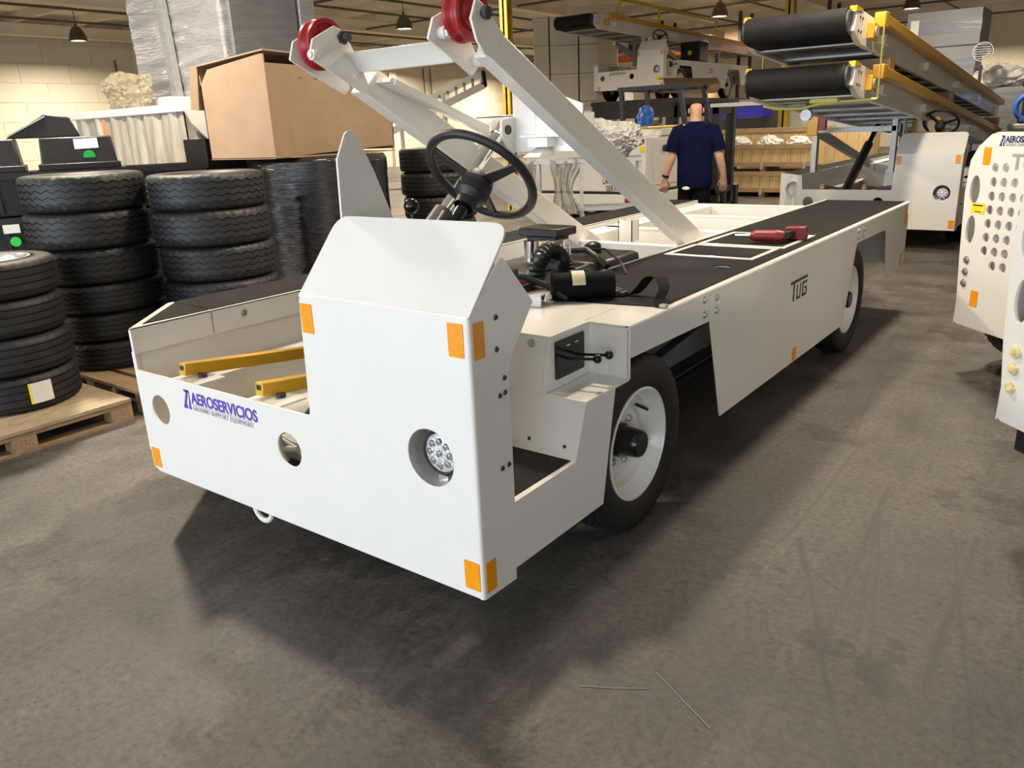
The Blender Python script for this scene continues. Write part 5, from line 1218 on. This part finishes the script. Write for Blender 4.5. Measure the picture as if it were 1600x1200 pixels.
# ------------------------------------------------------------------ two tugs at the right edge
HOLES = [(.192, 1.265), (.277, 1.267), (.193, 1.183), (.276, 1.185), (.360, 1.187), (.194, 1.102), (.277, 1.104), (.361, 1.105), (.445, 1.106), (.194, 1.023), (.278, 1.024), (.363, 1.025), (.446, 1.026), (.195, .943), (.279, .944), (.364, .946), (.447, .947), (.195, .862), (.279, .864), (.363, .865), (.195, .783), (.280, .785), (.363, .786), (.279, .704), (.364, .706)]
def tug(name, label, loc, bottom, dz=0, marks=True):
    u = Vector((.7071, -.7071, 0)); n = Vector((.7071, .7071, 0))
    t = thing(name, label, 'tractor', (loc[0], loc[1], 0), -PI/4)     # local x = along the plate, y = into the vehicle
    full = 1.05
    outl = [(.018, bottom), (.022, bottom+.14), (-.004, .72), (-.03, 1.11), (-.015, 1.30), (.045, 1.39), (.125, 1.45), (.18, 1.464), (full-.18, 1.464), (full-.125, 1.45), (full-.045, 1.39), (full+.015, 1.30), (full+.03, 1.11), (full+.004, .72), (full-.022, bottom+.14), (full-.018, bottom)]
    outl = [(a, b+dz) if b > .5 else (a, b) for a, b in outl]
    hs = list(HOLES)
    hs += [(full-a, b) for a, b in HOLES if full-a > .50]
    holes = [circ((a, b+dz), .027, 20) for a, b in hs]
    big = [circ((.047, 1.13+dz), .085, 26, .50, 1), circ((.055, .893+dz), .085, 26, .45, 1)] + [circ((full-.047, 1.13+dz), .085, 26, .5, 1), circ((full-.055, .893+dz), .085, 26, .45, 1)]
    M = FRONT(0)
    p = plate('grille_plate', fillet(outl, .03, 3), holes+big, .016, M, 'white_paint', t, 'white front plate with rows of round holes')
    for s, x in ((1, 0), (-1, full)):
        pts = outl[:6]
        mb = MB()
        for i in range(5):
            (a, b), (c, d) = pts[i], pts[i+1]
            if s < 0: a, c = full-a, full-c
            mb.hexa([(a, .004, b), (a-.025*s, .25, b), (a-.035*s, .25, b), (a-.010*s, .004, b), (c, .004, d), (c-.025*s, .25, d), (c-.035*s, .25, d), (c-.010*s, .004, d)])
        part('side_cheek', mb, 'white_paint', t)
    F = FRONT(-.0006)
    if marks:
        refl(p, F, .085, .145, 1.278, 1.378); refl(p, F, .138, .20, .437, .534)
        part('sticker', MB().box(.042, .155, -.0025, -.0005, .995, 1.055), 'sticker_yellow', p, 'yellow warning sticker'); part('sticker_text', MB().box(.055, .14, -.003, -.0025, 1.038, 1.046).box(.075, .13, -.003, -.0025, 1.003, 1.008), 'black_print', p)
        for z in (.709, .637, .565): put('bolt', BOLT, p, (.063, 0, z), (0, -1, 0), 1.6)
        logo(p, F, .20, 1.385, .058, 'navy_print', sx=.9)
        text('badge', 'TUG', .12, F @ Matrix.Translation((.315, 1.262, .001)), 'grey_print', p, sx=1.2, bold=.003)
    else:
        for z in (.696, .626, .552):
            put('bolt', BOLT, p, (.066, 0, z), (0, -1, 0), .7); crumple('sealant', (.066, -.004, z), .02, 'glue', p, 2, .5, (1, .35, 1), seed=z*9)
    part('hood', MB().box(.05, full-.05, .04, 1.5, .55, 1.30), 'white_paint', t, bevel=.03)
    part('chassis', MB().box(.10, full-.10, .03, 2.2, .30, .55), 'black_paint', t)
    for x, s in ((.02, -1), (full-.02, 1)):
        for y in (.62, 1.8):
            wheel(t, x, y, .385, s)
    return t
tug('baggage_tractor', 'white tug with rows of round holes in its front plate at the right edge', (.61, 4.05), .30)
tug('baggage_tractor', 'nearest white tug cut off by the right edge, yellow sealant on its bolts', (1.075, 1.98), .40, 0, False)
# pale wires on the floor
for a, b, lab in (((.28, .09), (.45, .19), 'short pale wire on the floor in front of the front wheel'), ((.44, .27), (.67, .14), 'longer pale wire on the floor right of the short one')):
    o = part('wire_scrap', MB().tube([(a[0], a[1], .0022), ((a[0]+b[0])/2+.004, (a[1]+b[1])/2-.003, .0022), (b[0], b[1], .0022)], .0013, 6), 'wire', None); tag(o, lab, 'wire')
# ------------------------------------------------------------------ the man walking away
def skin_mesh(name, verts, edges, rads, sub=2, root=0):
    me = bpy.data.meshes.new(name); me.from_pydata(verts, edges, []); me.update()
    o = bpy.data.objects.new(name, me); COL.objects.link(o)
    m = o.modifiers.new('s', 'SKIN'); m.use_smooth_shade = True
    for i, r in enumerate(rads):
        sv = me.skin_vertices[0].data[i]; sv.radius = r if isinstance(r, tuple) else (r, r); sv.use_root = (i == root)
    s = o.modifiers.new('d', 'SUBSURF'); s.levels = sub; s.render_levels = sub
    dg = bpy.context.evaluated_depsgraph_get(); me2 = bpy.data.meshes.new_from_object(o.evaluated_get(dg))
    bpy.data.objects.remove(o); bpy.data.meshes.remove(me); me2.name = name; me2.materials.clear(); me2.shade_smooth(); return me2
def person():
    t = thing('person', 'man walking away in a navy T-shirt and black trousers, bald from behind', 'person', (-2.74, 7.50, 0), math.radians(28))
    V = []; E = []; Rr = []
    def add(p, r, par=None):
        V.append(p); Rr.append(r)
        if par is not None: E.append((par, len(V)-1))
        return len(V)-1
    pel = add((0, 0, .98), (.150, .105)); sp = add((0, .0, 1.16), (.145, .105), pel); ch = add((0, 0, 1.36), (.165, .11), sp); up = add((0, -.005, 1.48), (.085, .058), ch)
    nk = add((0, .005, 1.575), .058, up); h0 = add((0, .02, 1.64), (.068, .08), nk); h1 = add((0, .02, 1.72), (.078, .095), h0); h2 = add((0, .015, 1.79), (.066, .08), h1)
    for s in (-1, 1):
        sh = add((s*.195, 0, 1.475), .072, up); el = add((s*.272, -.03, 1.19), .054, sh); fa = add((s*.312, .01, 1.07), .052, el); wr = add((s*.342, .035, .955), .036, fa)
        pm = add((s*.348, .042, .905), (.044, .026), wr); p2 = add((s*.346, .05, .865), (.046, .024), pm)
        for k, (dx, ln) in enumerate(((.034, .062), (.012, .075), (-.010, .080), (-.032, .066))):
            a = add((s*(.346+dx), .055, .835), .0115, p2); b = add((s*(.345+dx*1.05), .072, .835-ln*.5), .0108, a); add((s*(.343+dx), .092, .835-ln*.85), .0095, b)
        a = add((s*.300, .062, .890), .0135, pm); b = add((s*.288, .082, .860), .0118, a); add((s*.290, .098, .832), .0102, b)
    for s, fy in ((-1, .12), (1, -.12)):
        hp = add((s*.095, .0, .90), .098, pel); kn = add((s*.105, fy*.5+.02, .50), .062, hp); an = add((s*.11, fy, .10), .042, kn); add((s*.115, fy+.14, .04), .035, an)
    body = link('body', skin_mesh('body', V, E, Rr), 'skin', t, 'bare head, neck, arms and hands')
    for s in (-1, 1): part('ear', MB().sphere((s*.082, .015, 1.70), .03, 12, (.35, .7, 1.1)), 'skin', t)
    part('nose', MB().sphere((0, .122, 1.695), .02, 10, (.7, 1, 1.2)), 'skin', t)
    for s in (-1, 1): part('eye', MB().sphere((s*.032, .105, 1.725), .012, 10), 'label_white', t)
    part('mouth', MB().sphere((0, .108, 1.645), .02, 10, (1.2, .4, .3)), 'tool_red', t)
    # T-shirt: lofted torso and sleeves
    rings = [(.84, .205, .145, 0), (.92, .205, .148, 0), (1.02, .205, .145, 0), (1.14, .20, .138, 0), (1.28, .212, .135, 0), (1.40, .225, .128, 0), (1.475, .205, .108, 0), (1.53, .155, .10, 0), (1.565, .10, .088, .0), (1.585, .080, .078, 0)]
    def tor(u, v):
        f = v*(len(rings)-1); i = min(int(f), len(rings)-2); w = f-i
        z, a, b, c = [rings[i][k]*(1-w)+rings[i+1][k]*w for k in range(4)]
        an = 2*PI*u; fold = 1+.018*math.sin(an*5+z*9)*(1 if z < 1.3 else .4)
        ca, sa = math.cos(an), math.sin(an); p = .82
        return (a*fold*math.copysign(abs(ca)**p, ca), b*fold*math.copysign(abs(sa)**p, sa)-.003, z)
    mb = MB().grid(tor, 48, 36, wrap=True)
    for s in (-1, 1):
        mb.tube([(s*.13, 0, 1.485), (s*.195, 0, 1.465), (s*.235, -.01, 1.38), (s*.268, -.02, 1.27), (s*.274, -.022, 1.245)], [.085, .095, .088, .082, .080], 20, cap=False)
    part('t_shirt', mb, 'shirt', t, 'navy blue short-sleeved T-shirt', angle=70)
    V = []; E = []; Rr = []
    pel = add((0, 0, .95), (.175, .125)); add((0, 0, 1.03), (.165, .12), pel)
    for s, fy in ((-1, .12), (1, -.12)):
        hp = add((s*.098, .0, .84), .108, pel); kn = add((s*.108, fy*.5+.02, .50), .085, hp); an = add((s*.112, fy, .10), .072, kn)
    link('trousers', skin_mesh('trousers', V, E, Rr), 'trousers', t, 'black trousers')
    for s, fy in ((-1, .12), (1, -.12)): part('shoe', MB().hexa([(s*.115-.045, fy-.09, 0), (s*.115+.045, fy-.09, 0), (s*.115+.05, fy+.19, 0), (s*.115-.05, fy+.19, 0), (s*.115-.04, fy-.08, .10), (s*.115+.04, fy-.08, .10), (s*.115+.04, fy+.17, .05), (s*.115-.04, fy+.17, .05)]), 'shoe', t, 'dark shoe', bevel=.015)
    part('watch', MB().cyl((-.340, .033, .962), (-.333, .028, .988), .044, n=18), 'black_gloss', t, 'black wristwatch')
    part('pocket_rag', MB().sphere((-.10, -.135, .835), .03, 10, (1.6, .4, .7)), 'label_white', t, 'white cloth in the back pocket')
person()
